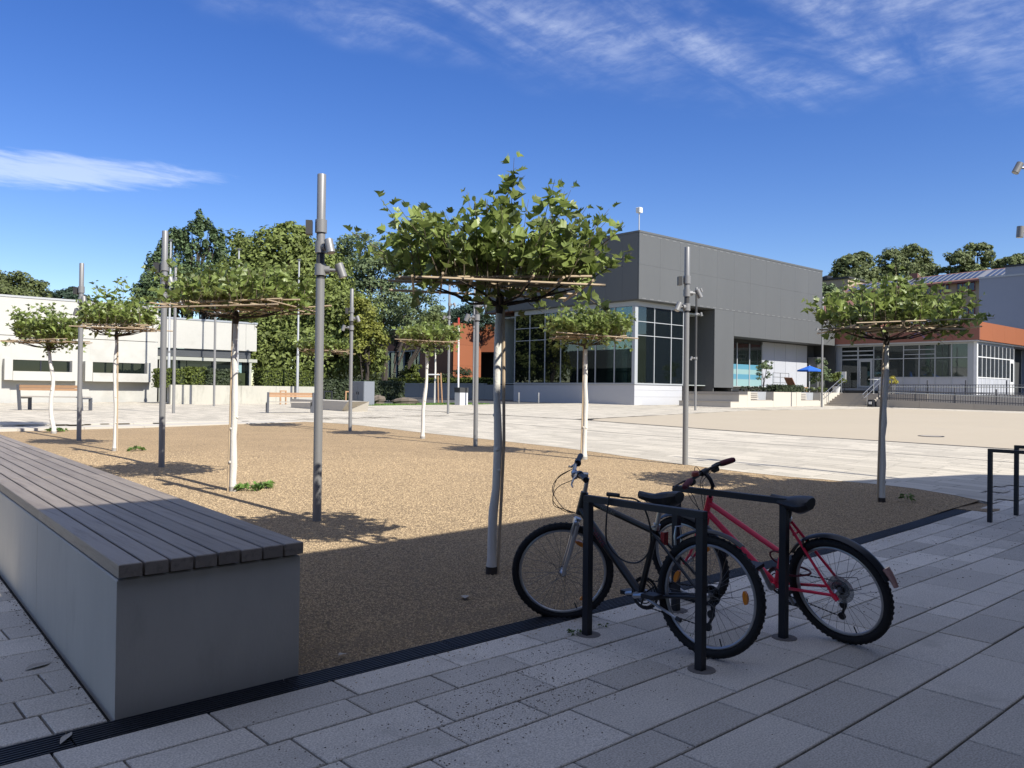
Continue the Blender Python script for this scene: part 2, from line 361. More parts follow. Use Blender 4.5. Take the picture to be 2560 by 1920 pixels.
# loose stones on the near gravel: far too many to count
rs = np.random.RandomState(3)
def stones(n, x0, x1, y0, y1, s0, s1, near):
    X = rs.uniform(x0, x1, n*2); Y = rs.uniform(y0, y1, n*2)
    ok = (X > np.where(Y < 6, 2.06+(Y-3.85)*.06, 2.0)) & (X < xr_g(Y)-.03)
    fd = X*ca+Y*sa; ok &= rs.uniform(0, 1, n*2) < np.clip((16.5-fd)/(16.5-near), 0, 1)**1.5
    X, Y = X[ok], Y[ok]; n = len(X); s = rs.uniform(s0, s1, n)*(1+.035*(X*ca+Y*sa)); a = rs.uniform(0, 6.28, n); e = rs.uniform(.55, 1.0, n); h = rs.uniform(.4, .85, n)
    base = np.array([(1, 0, 0), (0, 1, 0), (-1, 0, 0), (0, -1, 0), (0.1, .1, 1)])
    P = np.zeros((n, 5, 3)); bx = base[None, :, 0]*e[:, None]; by = base[None, :, 1]
    P[:, :, 0] = (bx*np.cos(a)[:, None]-by*np.sin(a)[:, None])*s[:, None]+X[:, None]
    P[:, :, 1] = (bx*np.sin(a)[:, None]+by*np.cos(a)[:, None])*s[:, None]+Y[:, None]
    P[:, :, 2] = base[None, :, 2]*(s*h)[:, None]+(gz(X, Y)-.0055)[:, None]
    k = np.arange(n)*5
    F = np.stack([np.stack([k+i, k+(i+1) % 4, k+4], -1) for i in range(4)], 1).reshape(-1, 3)
    return P.reshape(-1, 3), F.tolist()
V, F = stones(470000, 1.9, 12.8, 3.88, 17.5, .0042, .0100, NEARG)
tag(quads('gravel_stones', V, F, m_pebble, gravel_root), kind='stuff')

# plaza slabs: small tops with open joints, beyond the near paving
def plaza_z(X, Y, Yc=None):
    Yc = Y if Yc is None else Yc
    t = .07*(Yc > 23.24)+.07*(Yc > 24.12)
    return G(X, Y)+t*np.clip((12.3-X)/9, 0, 1)*np.clip((36-Y)/9, 0, 1)
def tiles(x0, x1, y0, y1, along, rows_w, lf, inside, gap=.007, seed=1, edge=False):
    rr = random.Random(seed); V = []; F = []; a0, a1, b0, b1 = (x0, x1, y0, y1) if along == 'x' else (y0, y1, x0, x1)
    bb = b0
    while bb < b1:
        w = rr.choice(rows_w); aa = a0-rr.random()*w*lf
        while aa < a1:
            l = w*lf*rr.choice((.9, 1, 1, 1.15)); p0, p1, q0, q1 = aa+gap/2, aa+l-gap/2, bb+gap/2, bb+w-gap/2
            P = [(p0, q0), (p1, q0), (p1, q1), (p0, q1)] if along == 'x' else [(q0, p0), (q1, p0), (q1, p1), (q0, p1)]
            cx, cy = (P[0][0]+P[2][0])/2, (P[0][1]+P[2][1])/2
            if edge: P = [(max(p[0], float(xr_g(p[1]))+.012), p[1]) for p in P]
            if edge and max(p[0] for p in P)-min(p[0] for p in P) < .03: aa += l; continue
            if inside(cx, cy):
                k = len(V); P2 = np.array(P); z = plaza_z(P2[:, 0], P2[:, 1], np.full(4, cy))
                V += [(p[0], p[1], float(zz)+.012) for p, zz in zip(P, z)]; F.append((k, k+1, k+2, k+3))
            aa += l
        bb += w
    return V, F
plaza = structure('plaza_paving')
tag(sheet('joint_bed', -16, 20.5, 24.38, 44, m_joint, -.012, .6, plaza, plaza_z), kind='structure')
tag(sheet('joint_bed', 11.6, 20.5, 2.0, 23.2, m_joint, -.024, .6, plaza, None, lambda Y: xr_g(Y)+.3+0*Y, lambda Y: 20.5+0*Y), kind='structure')
tag(sheet('joint_bed', 20.5, 38, 18.5, 35, m_joint, -.012, .7, plaza), kind='structure')
tag(sheet('joint_bed', 38, 51, 18.5, 31, m_joint, -.012, .7, plaza), kind='structure')
tag(sheet('joint_bed', 46.5, 52, 2, 18.5, m_joint, -.012, .7, plaza), kind='structure')
RW = (.23, .23, .31, .31, .39)
def mk(name, *a, **k):
    V, F = tiles(*a, **k); tag(quads(name, V, F, m_plaza, plaza), kind='stuff')
mk('paving_slab', 11.5, 20.5, 4.2, 24.1, 'y', RW, 2.4, lambda x, y: x > float(xr_g(y))-.2, seed=2, edge=True)
mk('paving_slab', -12, 20.5, 24.15, 44, 'y', RW, 2.4, lambda x, y: not (x < 12.3 and y < 24.3), seed=3)
mk('paving_slab', 20.7, 38, 18.5, 34.9, 'x', RW, 2.2, lambda x, y: y > np.interp(x, [20.7, 35.7, 48.5], [19.5, 22.3, 20.9]), seed=4)
mk('paving_slab', 38, 50.5, 20, 30.5, 'x', RW, 2.2, lambda x, y: y > np.interp(x, [20.7, 35.7, 48.5], [19.5, 22.3, 20.9]), seed=5)
mk('paving_slab', 46.6, 51.2, 6, 20.8, 'y', RW, 2.2, lambda x, y: x > np.interp(y, [6, 13.4, 20.7], [46.6, 47.2, 48.6]), seed=6)
# two shallow steps beyond the gravel, dying out to the right
steps = thing('plaza_steps', 'two low cream concrete steps behind the gravel, dying out to the right', 'steps', (3, 23.2, .3))
for (ya, yb, lv) in ((23.21, 24.11, 1), (24.14, 24.40, 2)):
    x = -7.5
    while x < 12.2:
        xb = min(x+1.5, 12.28); q = [(x+.004, ya), (xb-.004, ya), (xb-.004, yb), (x+.004, yb)]
        top = [g(p[0], ya)+.014+lv*.07*max(0, min(1, (12.3-p[0])/9)) for p in q[:2]]
        top = [top[0], top[1], top[1]+.012, top[0]+.012]
        MB().prism(q, [g(*p)-.05 for p in q], top).build('kerb_stone', m_cream, steps); x = xb
# drain slots in the lit plaza and the tan court
slots = structure('drain_slots')
for X0, wd, y0, y1 in ((20.55, .09, -6, 30), (17.15, .035, 3.2, 22)):
    tag(sheet('slot_drain', X0, X0+wd, y0, y1, m_dark, .018, .8, slots, None, lambda Y, X0=X0: X0+0*Y, lambda Y, X0=X0, wd=wd: X0+wd+0*Y), kind='structure')
court_y1 = lambda X: np.interp(X, [20.75, 21.5, 35.7, 48.5, 49], [18.9, 19.4, 22.2, 20.75, 20.0])
court = sheet('court', 20.72, 48.5, -14, 22, m_court, .016, .6, None, None, None, None, lambda X: np.where(X > 46.9, (X-46.9)*4.4+13, -14.0), court_y1)
tag(court, kind='structure')
mh = thing('manhole_cover', 'round manhole cover set flush into the tan court', 'manhole cover', (23.7, 8.99, g(23.7, 8.99)))
zc = g(23.7, 8.99)+.022
MB().lathe([(.33, -.01), (.33, .004), (.27, .004), (.27, -.004)], (23.7, 8.99, zc), 28).build('ring', m_dark, mh)
MB().lathe([(.265, -.01), (.265, .003), (.0, .004)], (23.7, 8.99, zc), 28).build('lid', m_tan, mh)
# the grass strip and lawn at the left back
grass = sheet('grass_strip', 21.6, 34, 35.0, 36.6, m_grass, -.005, .5, None, None, None, None, lambda X: 35.0+0*X, lambda X: np.where(X < 27.5, 36.9+(27.5-X)*.55, 36.9-(X-27.5)*.28))
tag(grass, kind='structure')
rg = np.random.RandomState(5); X = rg.uniform(21.7, 30, 9000); Y = 35.02+rg.uniform(0, 1, 9000)*1.7
a = rg.uniform(0, 6.28, 9000); h = rg.uniform(.04, .12, 9000); Z = G(X, Y)-.01
V = np.stack([np.stack([X-.02*np.cos(a), Y-.02*np.sin(a), Z], -1), np.stack([X+.02*np.cos(a), Y+.02*np.sin(a), Z], -1), np.stack([X+rg.uniform(-.03, .03, 9000), Y+rg.uniform(-.03, .03, 9000), Z+h], -1)], 1).reshape(-1, 3)
tag(quads('grass_blades', V, [(3*i, 3*i+1, 3*i+2) for i in range(9000)], m_fol['weed']), kind='stuff')

# ------------------------------------------------------------------ near paving, slab by slab
near = structure('near_paving')
tag(sheet('joint_bed', -3, 14, -4, 3.69, m_joint, -.026, .4, near), kind='structure')
tag(sheet('joint_bed', -4, 3.0, 3.86, 20, m_joint, -.030, .5, near, None, lambda Y: -4+0*Y, lambda Y: 1.6+(Y-3.85)*.056), kind='structure')
tag(sheet('joint_bed', 10.96, 20.5, 2.0, 4.2, m_joint, -.030, .25, near, None, lambda Y: np.where(Y < 3.46, 11.0, 11.95)+0*Y, lambda Y: 20.5+0*Y), kind='structure')
def slab(x0, x1, y0, y1, stuff=None, gap=.0055, skew=0):
    j = lambda: rng.uniform(-.0012, .0012)
    P = [(x0+gap, y0+gap), (x1-gap-skew, y0+gap), (x1-gap+skew, y1-gap), (x0+gap, y1-gap)]; c = .004; dz = rng.uniform(-.0012, .0012)
    z = [g(*p)+dz+j()*.5 for p in P]; xs = [(c, c), (-c, c), (-c, -c), (c, -c)]
    V = [(p[0], p[1], q-.028) for p, q in zip(P, z)]+[(p[0], p[1], q-.004) for p, q in zip(P, z)]+[(p[0]+d[0], p[1]+d[1], q) for p, d, q in zip(P, xs, z)]
    F = [(0, 1, 5, 4), (1, 2, 6, 5), (2, 3, 7, 6), (3, 0, 4, 7), (4, 5, 9, 8), (5, 6, 10, 9), (6, 7, 11, 10), (7, 4, 8, 11), (8, 9, 10, 11)]
    if stuff is not None: stuff.add(V, F)
    else: MB().add(V, F).build('paving_slab', m_slab, near)
rowsY = [3.685, 3.43, 3.192, 2.88, 2.65, 2.262, 2.022, 1.70, 1.303, .99, .75, .36, .10, -.25, -.6]
anchor = [(1.488, .637), (2.05, .50), (1.645, .643), (2.18, .48), (1.977, .80), (2.89, .495), (3.45, .665), (3.50, .84), (3.2, .64), (3.0, .5), (3.3, .8), (3.1, .55), (3.3, .7), (3.2, .7)]
far_stuff = MB(); nslab = 0
def visible(x, y):
    fd = x*ca+y*sa; rt = x*sa-y*ca
    return fd > 2.6 and abs(rt) < .66*fd+.5
todo = []
for k in range(len(rowsY)-1):
    y1, y0 = rowsY[k], rowsY[k+1]; xa, L = anchor[k]
    n0 = -int((xa+1.5)/L)
    for i in range(n0, 40):
        x0 = xa+i*L; x1 = x0+L
        if not visible((x0+x1)/2, (y0+y1)/2) or x0 > 20.4: continue
        todo.append(((x0+x1)/2*ca+(y0+y1)/2*sa, x0, min(x1, 20.5), y0, y1))
# rows continuing behind the tip of the gravel, X beyond the drain's end
for (y0, y1, L, xa) in ((3.685, 3.94, .52, 11.80), (3.94, 4.20, .66, 12.02)):
    for i in range(15):
        todo.append((99, xa+i*L, xa+i*L+L, y0, y1))
# rows left of the long bench
rowsL = [3.875, 4.14, 4.385, 4.73, 5.15, 5.48, 5.743, 6.15, 6.48, 6.75, 7.14, 7.4, 7.8, 8.1, 8.5, 8.75, 9.1, 9.5, 9.9, 10.3, 10.6, 11, 11.4, 11.8, 12.2]
xaL = [.35, .852, .3, .868, .55, 1.04, .4, .7, .2, .9, .5, .2, .8, .4, .6, .9, .3, .7, .5, .2, .9, .4, .6, .3]
for k in range(len(rowsL)-1):
    y0, y1 = rowsL[k], rowsL[k+1]; L = (y1-y0)*2.1; xe = 1.142+((y0+y1)/2-3.85)*.0555-.022
    x1 = xe
    x0 = xaL[k]+math.floor((xe-xaL[k])/L)*L
    if xe-x0 < .05: x0 -= L
    for i in range(3):
        todo.append(((x0+x1)/2*ca+(y0+y1)/2*sa, x0, x1, y0, y1, (y1-y0)*.0278 if i == 0 else 0)); x1 = x0; x0 -= L
todo.sort()
for d, x0, x1, y0, y1, *sk in todo:
    if nslab < 296 and d < 20: slab(x0, x1, y0, y1, skew=sum(sk)); nslab += 1
    else: slab(x0, x1, y0, y1, far_stuff, skew=sum(sk))
if far_stuff.n: tag(far_stuff.build('paving_slabs_far', m_slab, near), kind='stuff')

# the drain with its grates
drain = thing('drain_channel', 'long black slotted drain grating between the gravel and the grey paving', 'drain', (5, 3.78, 0))
MB().box(-2.2, 3.688, -.06, 10.97, 3.868, -.025).build('channel_floor', m_joint, drain)
for i in range(13):
    x0 = -2.05+i*1.0; x1 = min(x0+.992, 10.96); bm = MB(); zz = lambda x: g(x, 3.78)
    for j in range(8):
        y = 3.694+j*.0235; w = .0085 if 0 < j < 7 else .006
        bm.prism([(x0, y), (x1, y), (x1, y+w), (x0, y+w)], [zz(x0)-.02, zz(x1)-.02]*1+[zz(x1)-.02, zz(x0)-.02], [zz(x0)-.001, zz(x1)-.001, zz(x1)-.001, zz(x0)-.001])
    for q in np.linspace(x0, x1-.012, 9):
        bm.box(q, 3.6935, zz(q)-.022, q+.012, 3.866, zz(q)-.006)
    bm.build('grate', m_grate, drain)

# crumbs and dry leaves on the slabs
def crumbs():
    V = []; F = []; r_ = random.Random(12)
    def one(x, y, s):
        a = r_.random()*6.28; k = len(V); z = g(x, y)+.0005; e = r_.uniform(.4, 1)
        for (u, v, w) in ((1, 0, 0), (0, e, 0), (-1, 0, 0), (0, -e, 0), (.1, 0, .55)):
            V.append((x+s*(u*math.cos(a)-v*math.sin(a)), y+s*(u*math.sin(a)+v*math.cos(a)), z+s*w))
        F.extend([(k+i, k+(i+1) % 4, k+4) for i in range(4)])
    for _ in range(620): one(3.0+r_.gauss(0, .5), 3.1+abs(r_.gauss(0, .35))*r_.choice((-1, .6)), r_.uniform(.002, .0052))
    for _ in range(420): one(2.6+r_.gauss(0, .35), 2.9+r_.gauss(0, .16), r_.uniform(.002, .006))
    for _ in range(500): one(r_.uniform(1.5, 5.5), min(3.68, 3.0+r_.gauss(0, .6)), r_.uniform(.002, .006))
    for _ in range(260): one(r_.uniform(5.5, 11.5), min(3.66, 3.3-abs(r_.gauss(0, .5))), r_.uniform(.004, .011))
    for _ in range(220): one(r_.uniform(11.9, 13.5), 3.9+abs(r_.gauss(0, .9)), r_.uniform(.006, .014))
    for _ in range(240): y = r_.uniform(3.9, 8); one(1.12+(y-3.85)*.0555-abs(r_.gauss(0, .03)), y, r_.uniform(.003, .008))
    for _ in range(160): one(r_.uniform(.3, 1.1), r_.uniform(3.9, 6.5), r_.uniform(.002, .005))
    n0 = len(F)
    for _ in range(420): x = r_.uniform(2.1, 11.3); one(x, 3.685-abs(r_.gauss(0, .10)), r_.uniform(.004, .008))
    for _ in range(260): y = r_.uniform(4.0, 8.5); one(float(xr_g(y))+abs(r_.gauss(0, .18)), y, r_.uniform(.006, .012))
    return V, F, n0
V, F, n0 = crumbs()
tag(quads('debris', V, F[:n0], m_debris), kind='stuff')
k0 = F[n0][0]; tag(quads('stray_gravel', V[k0:], [tuple(i-k0 for i in f) for f in F[n0:]], m_pebble), kind='stuff')
def dry_leaf(x, y, l, w, ang, label, zoff=.004):
    b = MB(); n = 6; ca_, sa_ = math.cos(ang), math.sin(ang)
    for s in (0, 1):
        pass
    V = []
    for i in range(n+1):
        t = i/n; hw = w*math.sin(math.pi*min(.98, t*.94+.03)); u = (t-.5)*l
        for v in (-hw, 0, hw): V.append((x+u*ca_-v*sa_, y+u*sa_+v*ca_, g(x, y)+zoff+.10*abs(v)+.004*math.sin(t*5)))
    b.add(V, [(i*3+j, i*3+j+1, i*3+j+4, i*3+j+3) for i in range(n) for j in range(2)])
    tag(b.build('fallen_leaf', m_paper), label, 'leaf', 'fallen leaves on the ground')
dry_leaf(1.055, 4.86, .16, .035, .5, 'pale curled dry leaf beside the foot of the long bench')
dry_leaf(.93, 3.79, .13, .016, 1.0, 'narrow pale leaf lying on the drain grating', .006)
dry_leaf(.62, 3.80, .07, .016, .2, 'small reddish leaf on the drain grating at the picture edge', .006)
dry_leaf(3.68, 4.55, .10, .03, .9, 'whitish leaf scrap on the shaded gravel before the front wheel', .01)
dry_leaf(2.36, 3.99, .06, .02, .3, 'small whitish scrap on the gravel by the drain and the bench corner', .01)

# ------------------------------------------------------------------ long bench
bench = thing('long_bench', 'long concrete block bench topped with grey weathered timber slats', 'bench', (1.6, 3.85, 0))
BS = .0572
def bx(u, y): return 1.142+u+(y-3.85)*BS
for i in range(8):
    y0 = 3.868+i*2.02; y1 = y0+2.014; w = .888
    q = [(bx(0, y0), y0), (bx(w, y0), y0), (bx(w, y1), y1), (bx(0, y1), y1)]; c = .006
    q2 = [(q[0][0]+c, q[0][1]+(c if i == 0 else 0)), (q[1][0]-c, q[1][1]+(c if i == 0 else 0)), (q[2][0]-c, q[2][1]), (q[3][0]+c, q[3][1])]
    b = MB(); V = [(*p, -.05) for p in q]+[(*p, .611) for p in q]+[(*p, .617) for p in q2]
    b.add(V, [(0, 1, 5, 4), (1, 2, 6, 5), (2, 3, 7, 6), (3, 0, 4, 7), (4, 5, 9, 8), (5, 6, 10, 9), (6, 7, 11, 10), (7, 4, 8, 11), (8, 9, 10, 11)])
    b.build('concrete_block', m_conc, bench)
b = MB()
for i in range(34):
    y = 3.95+i*.47; b.prism([(bx(.05, y), y), (bx(.84, y), y), (bx(.84, y+.05), y+.05), (bx(.05, y+.05), y+.05)], .617, .630)
tag(b.build('bearer', m_dark, bench), kind='stuff')
NS = 8; SW = (.892-(NS-1)*.0125)/NS
for s in range(NS):
    for i in range(8):
        y0 = 3.838+i*2.022; y1 = y0+2.019; u0 = s*(SW+.0125); u1 = u0+SW; dz = rng.uniform(-.0012, .0012); c = .004
        e0, e1 = rng.uniform(-.003, .003) if i == 0 else 0, 0
        P = [(bx(u0, y0), y0+e0), (bx(u1, y0), y0+e0), (bx(u1, y1), y1), (bx(u0, y1), y1)]
        xs = [(c, c), (-c, c), (-c, -c), (c, -c)]
        V = [(*p, .630) for p in P]+[(*p, .685+dz) for p in P]+[(p[0]+d[0], p[1]+d[1], .689+dz) for p, d in zip(P, xs)]
        MB().add(V, [(0, 3, 2, 1), (0, 1, 5, 4), (1, 2, 6, 5), (2, 3, 7, 6), (3, 0, 4, 7), (4, 5, 9, 8), (5, 6, 10, 9), (6, 7, 11, 10), (7, 4, 8, 11), (8, 9, 10, 11)]).build('slat', m_wood, bench)

# ------------------------------------------------------------------ bicycle stands
def stand(x, y0, y1, label, h=.85, dx=0.0):
    z = g(x, (y0+y1)/2); r_ = thing('bicycle_stand', label, 'bike rack', (x, (y0+y1)/2, z), 'dark steel bicycle stands on the paving')
    hw = .022
    b = MB(); b.cbox(x-hw, y0-hw, z+h-.039, x+hw, y1+hw, z+h, .003); b.build('top_rail', m_dark, r_)
    for y in (y0, y1):
        b = MB(); b.box(x-hw, y-hw, z-.03, x+hw, y+hw, z+h-.040); b.build('post', m_dark, r_)
        MB().lathe([(.075, -.004), (.075, .0035), (.03, .004)], (x+.012, y, z), 20).build('base_plate', m_plate, r_)
stand(3.693, 2.564, 3.383, 'dark steel bicycle stand in front of the black bicycle')
stand(4.567, 2.576, 3.374, 'dark steel bicycle stand that the red bicycle leans on')
stand(10.338, 3.275-.82, 3.275, 'thin dark bicycle stand at the right edge, nearer of the two')
stand(11.079, 3.224-.82, 3.224, 'thin dark bicycle stand at the right edge, farther of the two')

# ------------------------------------------------------------------ the building behind the camera that casts the big shade
blk = thing('shading_building', 'building behind the viewpoint with a deep canopy, unseen and shaped to cast the wide shade', 'building', (0, -12, 0))
CE = [(-40, -.10), (12.2, -.10), (12.35, -.65), (15.05, -1.68), (17.5, -4.2), (17.5, -22), (-40, -22)]
MB().prism(CE, 5.55, 6.0).build('shade_canopy', m_greyc, blk)  # unseen canopy, its edge and height chosen to darken the foreground
MB().prism([(-40, -5), (17, -5), (17, -22), (-40, -22)], -.1, 5.54).build('wall', m_greyc, blk)
for i in range(5): MB().box(-33+i*9, -1.0, -.05, -32.6+i*9, -.6, 5.545).build('pillar', m_greyc, blk)
for i in range(12):
    f = MB().box(-30+i*3.5, -5.02, .8, -28.2+i*3.5, -4.97, 3.2).build('window', m_frame, blk)
    MB().box(-29.92+i*3.5, -4.975, .88, -28.28+i*3.5, -4.955, 3.12).build('pane', m_black, f)

# ------------------------------------------------------------------ grey pavilion
pav = thing('grey_pavilion', 'big dark grey clad pavilion with glazed ground floor and white plinth', 'building', (40, 31, .7))
ZB, ZT, X0, X1, Y0, Y1 = 6.93, 10.95, 37.36, 59.25, 30.45, 44.4
b = MB()
b.box(X0+.12, Y0+.12, ZB+.12, X1-.1, Y1-.1, ZT-.25)
b.build('upper_core', m_in, pav)
def panel(mtl, parent, x0, y0, z0, x1, y1, z1, gap=.003):
    if abs(x1-x0) < abs(y1-y0): return MB().box(x0, y0+gap, z0+gap, x1, y1-gap, z1-gap).build('panel', mtl, parent)
    return MB().box(x0+gap, y0, z0+gap, x1-gap, y1, z1-gap).build('panel', mtl, parent)
ns = 11; dy = (Y1-Y0)/ns
for i in range(ns):                                    # shaded left face, tall sheets
    panel(m_clad, pav, X0, Y0+(0.09 if i == 0 else 0)+i*dy, ZB, X0+.08, Y0+(i+1)*dy, ZT-.12)
xs = [X0]+list(np.arange(X0+1.98, X1-.5, 1.98))+[X1]
for a_, b_ in zip(xs[:-1], xs[1:]):                    # sunlit right face, three courses
    panel(m_clad, pav, a_, Y0, 8.98, b_, Y0+.08, ZT-.12)
    panel(m_clad, pav, a_, Y0, ZB, b_, Y0+.08, 8.98)
    lo, hi = max(a_, 47.29), b_
    if hi > 47.4: panel(m_clad, pav, lo, Y0, 5.30, hi if hi < X1-.1 else 61.3, Y0+.08, ZB)
b = MB()
for zf_ in (ZT-.24, ZB+.05):
    for x in np.arange(X0+.3, X1-.5, .72): b.box(x, Y0-.008, zf_, x+.36, Y0-.001, zf_+.035)
tag(b.build('fixing_clips', m_lamp, pav), kind='stuff')
MB().box(X0-.02, Y0-.02, ZT-.115, X1+.02, Y0+.25, ZT).build('coping', m_clad, pav)
MB().box(X0-.02, Y0+.255, ZT-.115, X0+.25, Y1, ZT).build('coping', m_clad, pav)
MB().box(X0+.25, Y0+.25, ZT-.25, X1, Y1, ZT-.2).build('roof', m_greyc, pav)
MB().box(X0+.09, Y0+.09, ZB-.03, 45.05, 41.5, ZB+.1).build('soffit', m_clad, pav); MB().box(X0+.02, 41.51, ZB-.03, 45.05, Y1, ZB+.1).build('soffit', m_brown, pav)
MB().box(45.06, Y0, 1.86, 47.28, Y0+.08, ZB-.004).build('pier', m_clad, pav)
MB().box(45.07, Y0+.09, 1.45, 45.15, 34.6, ZB-.05).build('reveal', m_clad, pav)
MB().box(42.3, 34.5, .6, 45.06, 34.6, ZB-.05).build('recess_wall', m_clad, pav)
MB().box(47.2, Y0+.09, 1.45, 47.28, 32.0, 5.28).build('reveal', m_clad, pav)
MB().box(47.29, Y0+.085, 5.32, 61.3, 33, 5.5).build('soffit', m_clad, pav)
MB().box(X1-.1, Y0+.085, ZB, X1, Y1, ZT-.13).build('end_wall', m_clad, pav); MB().box(X1+.01, Y0+.085, 6.7, 61.3, Y1, ZB-.01).build('low_roof', m_greyc, pav); MB().box(61.2, Y0+.085, 5.51, 61.3, Y1, 6.69).build('end_wall', m_clad, pav)
# plinth and glazed corner
PX, PY0, PY1 = 37.66, 30.95, 41.55
MB().prism([(PX, PY0), (42.32, PY0), (42.32, 34.4), (45, 34.4), (45, PY1), (PX, PY1)], .4, 1.94).build('plinth', m_plinth, pav)
MB().box(PX-.05, PY0-.05, 1.945, 42.32, PY0+.12, 2.03).build('sill', m_frame, pav)
MB().box(PX-.05, PY0+.125, 1.945, PX+.12, PY1, 2.03).build('sill', m_frame, pav)
for zz in (1.62, 1.22): MB().box(PX-.012, PY0-.012, zz, 42.31, PY0, zz+.05).build('plinth_trim', m_plinth, pav)
MB().box(PX, PY0, 6.60, 42.32, PY0+.1, ZB-.04).build('head_beam', m_frame, pav)
MB().box(PX, PY0+.105, 6.60, PX+.1, PY1, ZB-.04).build('head_beam', m_frame, pav)
MB().box(PX-.03, PY0-.03, 2.035, PX+.24, PY0+.2, 6.598).build('corner_post', m_frame, pav)
yb = [PY0+.2, 32.54, 34.08, 35.58, 37.09, 38.55, 40.01, 41.5]
zt = [2.035, 4.87, 5.70, 6.598]
for i in range(7):
    for k in range(3):
        MB().box(PX+.035, yb[i]+.03, zt[k]+.02, PX+.05, yb[i+1]-.03, zt[k+1]-.02).build('pane', m_glass, pav)
    MB().box(PX, yb[i+1]-.03, 2.035, PX+.09, yb[i+1]+.03, 6.598).build('mullion', m_frame, pav)
    for zz in zt[1:3]: MB().box(PX+.006, yb[i]+.03, zz-.02, PX+.08, yb[i+1]-.03, zz+.02).build('transom', m_frame, pav)
xb = [PX+.24, 39.51, 41.17, 42.4]
for i in range(3):
    for k in range(3):
        MB().box(xb[i]+.03, PY0+.035, zt[k]+.02, xb[i+1]-.03, PY0+.05, zt[k+1]-.02).build('pane', m_glass, pav)
    MB().box(xb[i+1]-.03, PY0, 2.035, xb[i+1]+.03, PY0+.09, 6.598).build('mullion', m_frame, pav)
    for zz in zt[1:3]: MB().box(xb[i]+.03, PY0+.006, zz-.02, xb[i+1]-.03, PY0+.08, zz+.02).build('transom', m_frame, pav)
# inside: floor, walls, columns, a barrier rail
b = MB(); b.box(37.8, 31.1, 1.95, 59.5, 43.5, 2.0); b.box(44.8, 35.0, 2.0, 45, 43.5, 6.8); b.box(38.2, 43.3, 2.0, 59.5, 43.5, 6.8); b.box(37.85, 31.2, 6.5, 44.9, 43.4, 6.6)
b.build('interior_room', m_room, pav)
for (x, y) in ((39.4, 33.2), (39.4, 37.2), (43.4, 40.5)): MB().cyl((x, y, 2.0), (x, y, 6.5), .17, 12).build('column', m_inl, pav, True)
b = MB()
for (p, q) in (((38.0, 31.6), (38.0, 41.2)), ((38.3, 31.35), (42.0, 31.35))):
    b.cyl((*p, 2.7), (*q, 2.7), .022, 6)
    for t in np.linspace(0, 1, 8): b.cyl((p[0]+(q[0]-p[0])*t, p[1]+(q[1]-p[1])*t, 2.0), (p[0]+(q[0]-p[0])*t, p[1]+(q[1]-p[1])*t, 2.7), .015, 5)
tag(b.build('inside_railing', m_steel, pav), kind='stuff')
MB().box(42.5, 41.8, 2.0, 44.5, 42.0, 4.2).build('inside_wall', m_inl, pav)
# recessed wall under the right part: window and pale panels
YR = 32.0
MB().box(47.3, YR+.12, 1.45, 61.2, YR+.3, 5.3).build('recess_core', m_in, pav)
xs = [49.42, 50.15, 51.75, 53.4]
for i in range(3):
    MB().box(xs[i]+.04, YR+.05, 3.55, xs[i+1]-.04, YR+.06, 5.02).build('pane', m_glass, pav)
    for k, (za, zb_) in enumerate(((2.02, 2.5), (2.5, 2.85), (2.85, 3.2), (3.2, 3.55))):
        MB().box(xs[i]+.04, YR+.045, za, xs[i+1]-.04, YR+.06, zb_).build('reflection_strip', m_teal if k % 2 == 0 else m_skystripe, pav)  # frosted panes with the blue-teal sky reflection painted on as stripes
for x in xs: MB().box(x-.04, YR, 2.0, x+.04, YR+.1, 5.05).build('mullion', m_frame, pav)
MB().box(49.3, YR-.04, 1.9, 53.5, YR+.1, 1.998).build('sill', m_frame, pav)
MB().box(47.29, YR+.02, 1.45, 49.37, YR+.12, 5.3).build('panel', m_clad, pav)
MB().box(47.29, YR, 1.45, 61, YR+.11, 1.89).build('base', m_plinth, pav)
for a_ in np.arange(53.45, 59.9, 1.62): panel(m_wall2, pav, a_, YR, 1.9, min(a_+1.62, 60.0), YR+.1, 5.28, .012)
MB().box(60.02, 31.2, 1.45, 61.35, YR-.01, 4.38).build('side_box', m_clad, pav)
MB().box(61.36, 30.4, .5, 61.45, 38, 5.39).build('gap_sheet', m_in, pav)  # dark sheet added so the gap between the buildings reads black
mast = thing('roof_mast', 'thin roof mast with a white box on the corner of the grey pavilion', 'antenna', (37.5, 30.6, ZT))
MB().cyl((37.5, 30.6, ZT), (37.5, 30.6, ZT+1.05), .035, 8).build('pole', m_flag, mast, True)
MB().cbox(37.36, 30.46, ZT+1.05, 37.64, 30.74, ZT+1.36, .02).build('box', m_sign, mast)

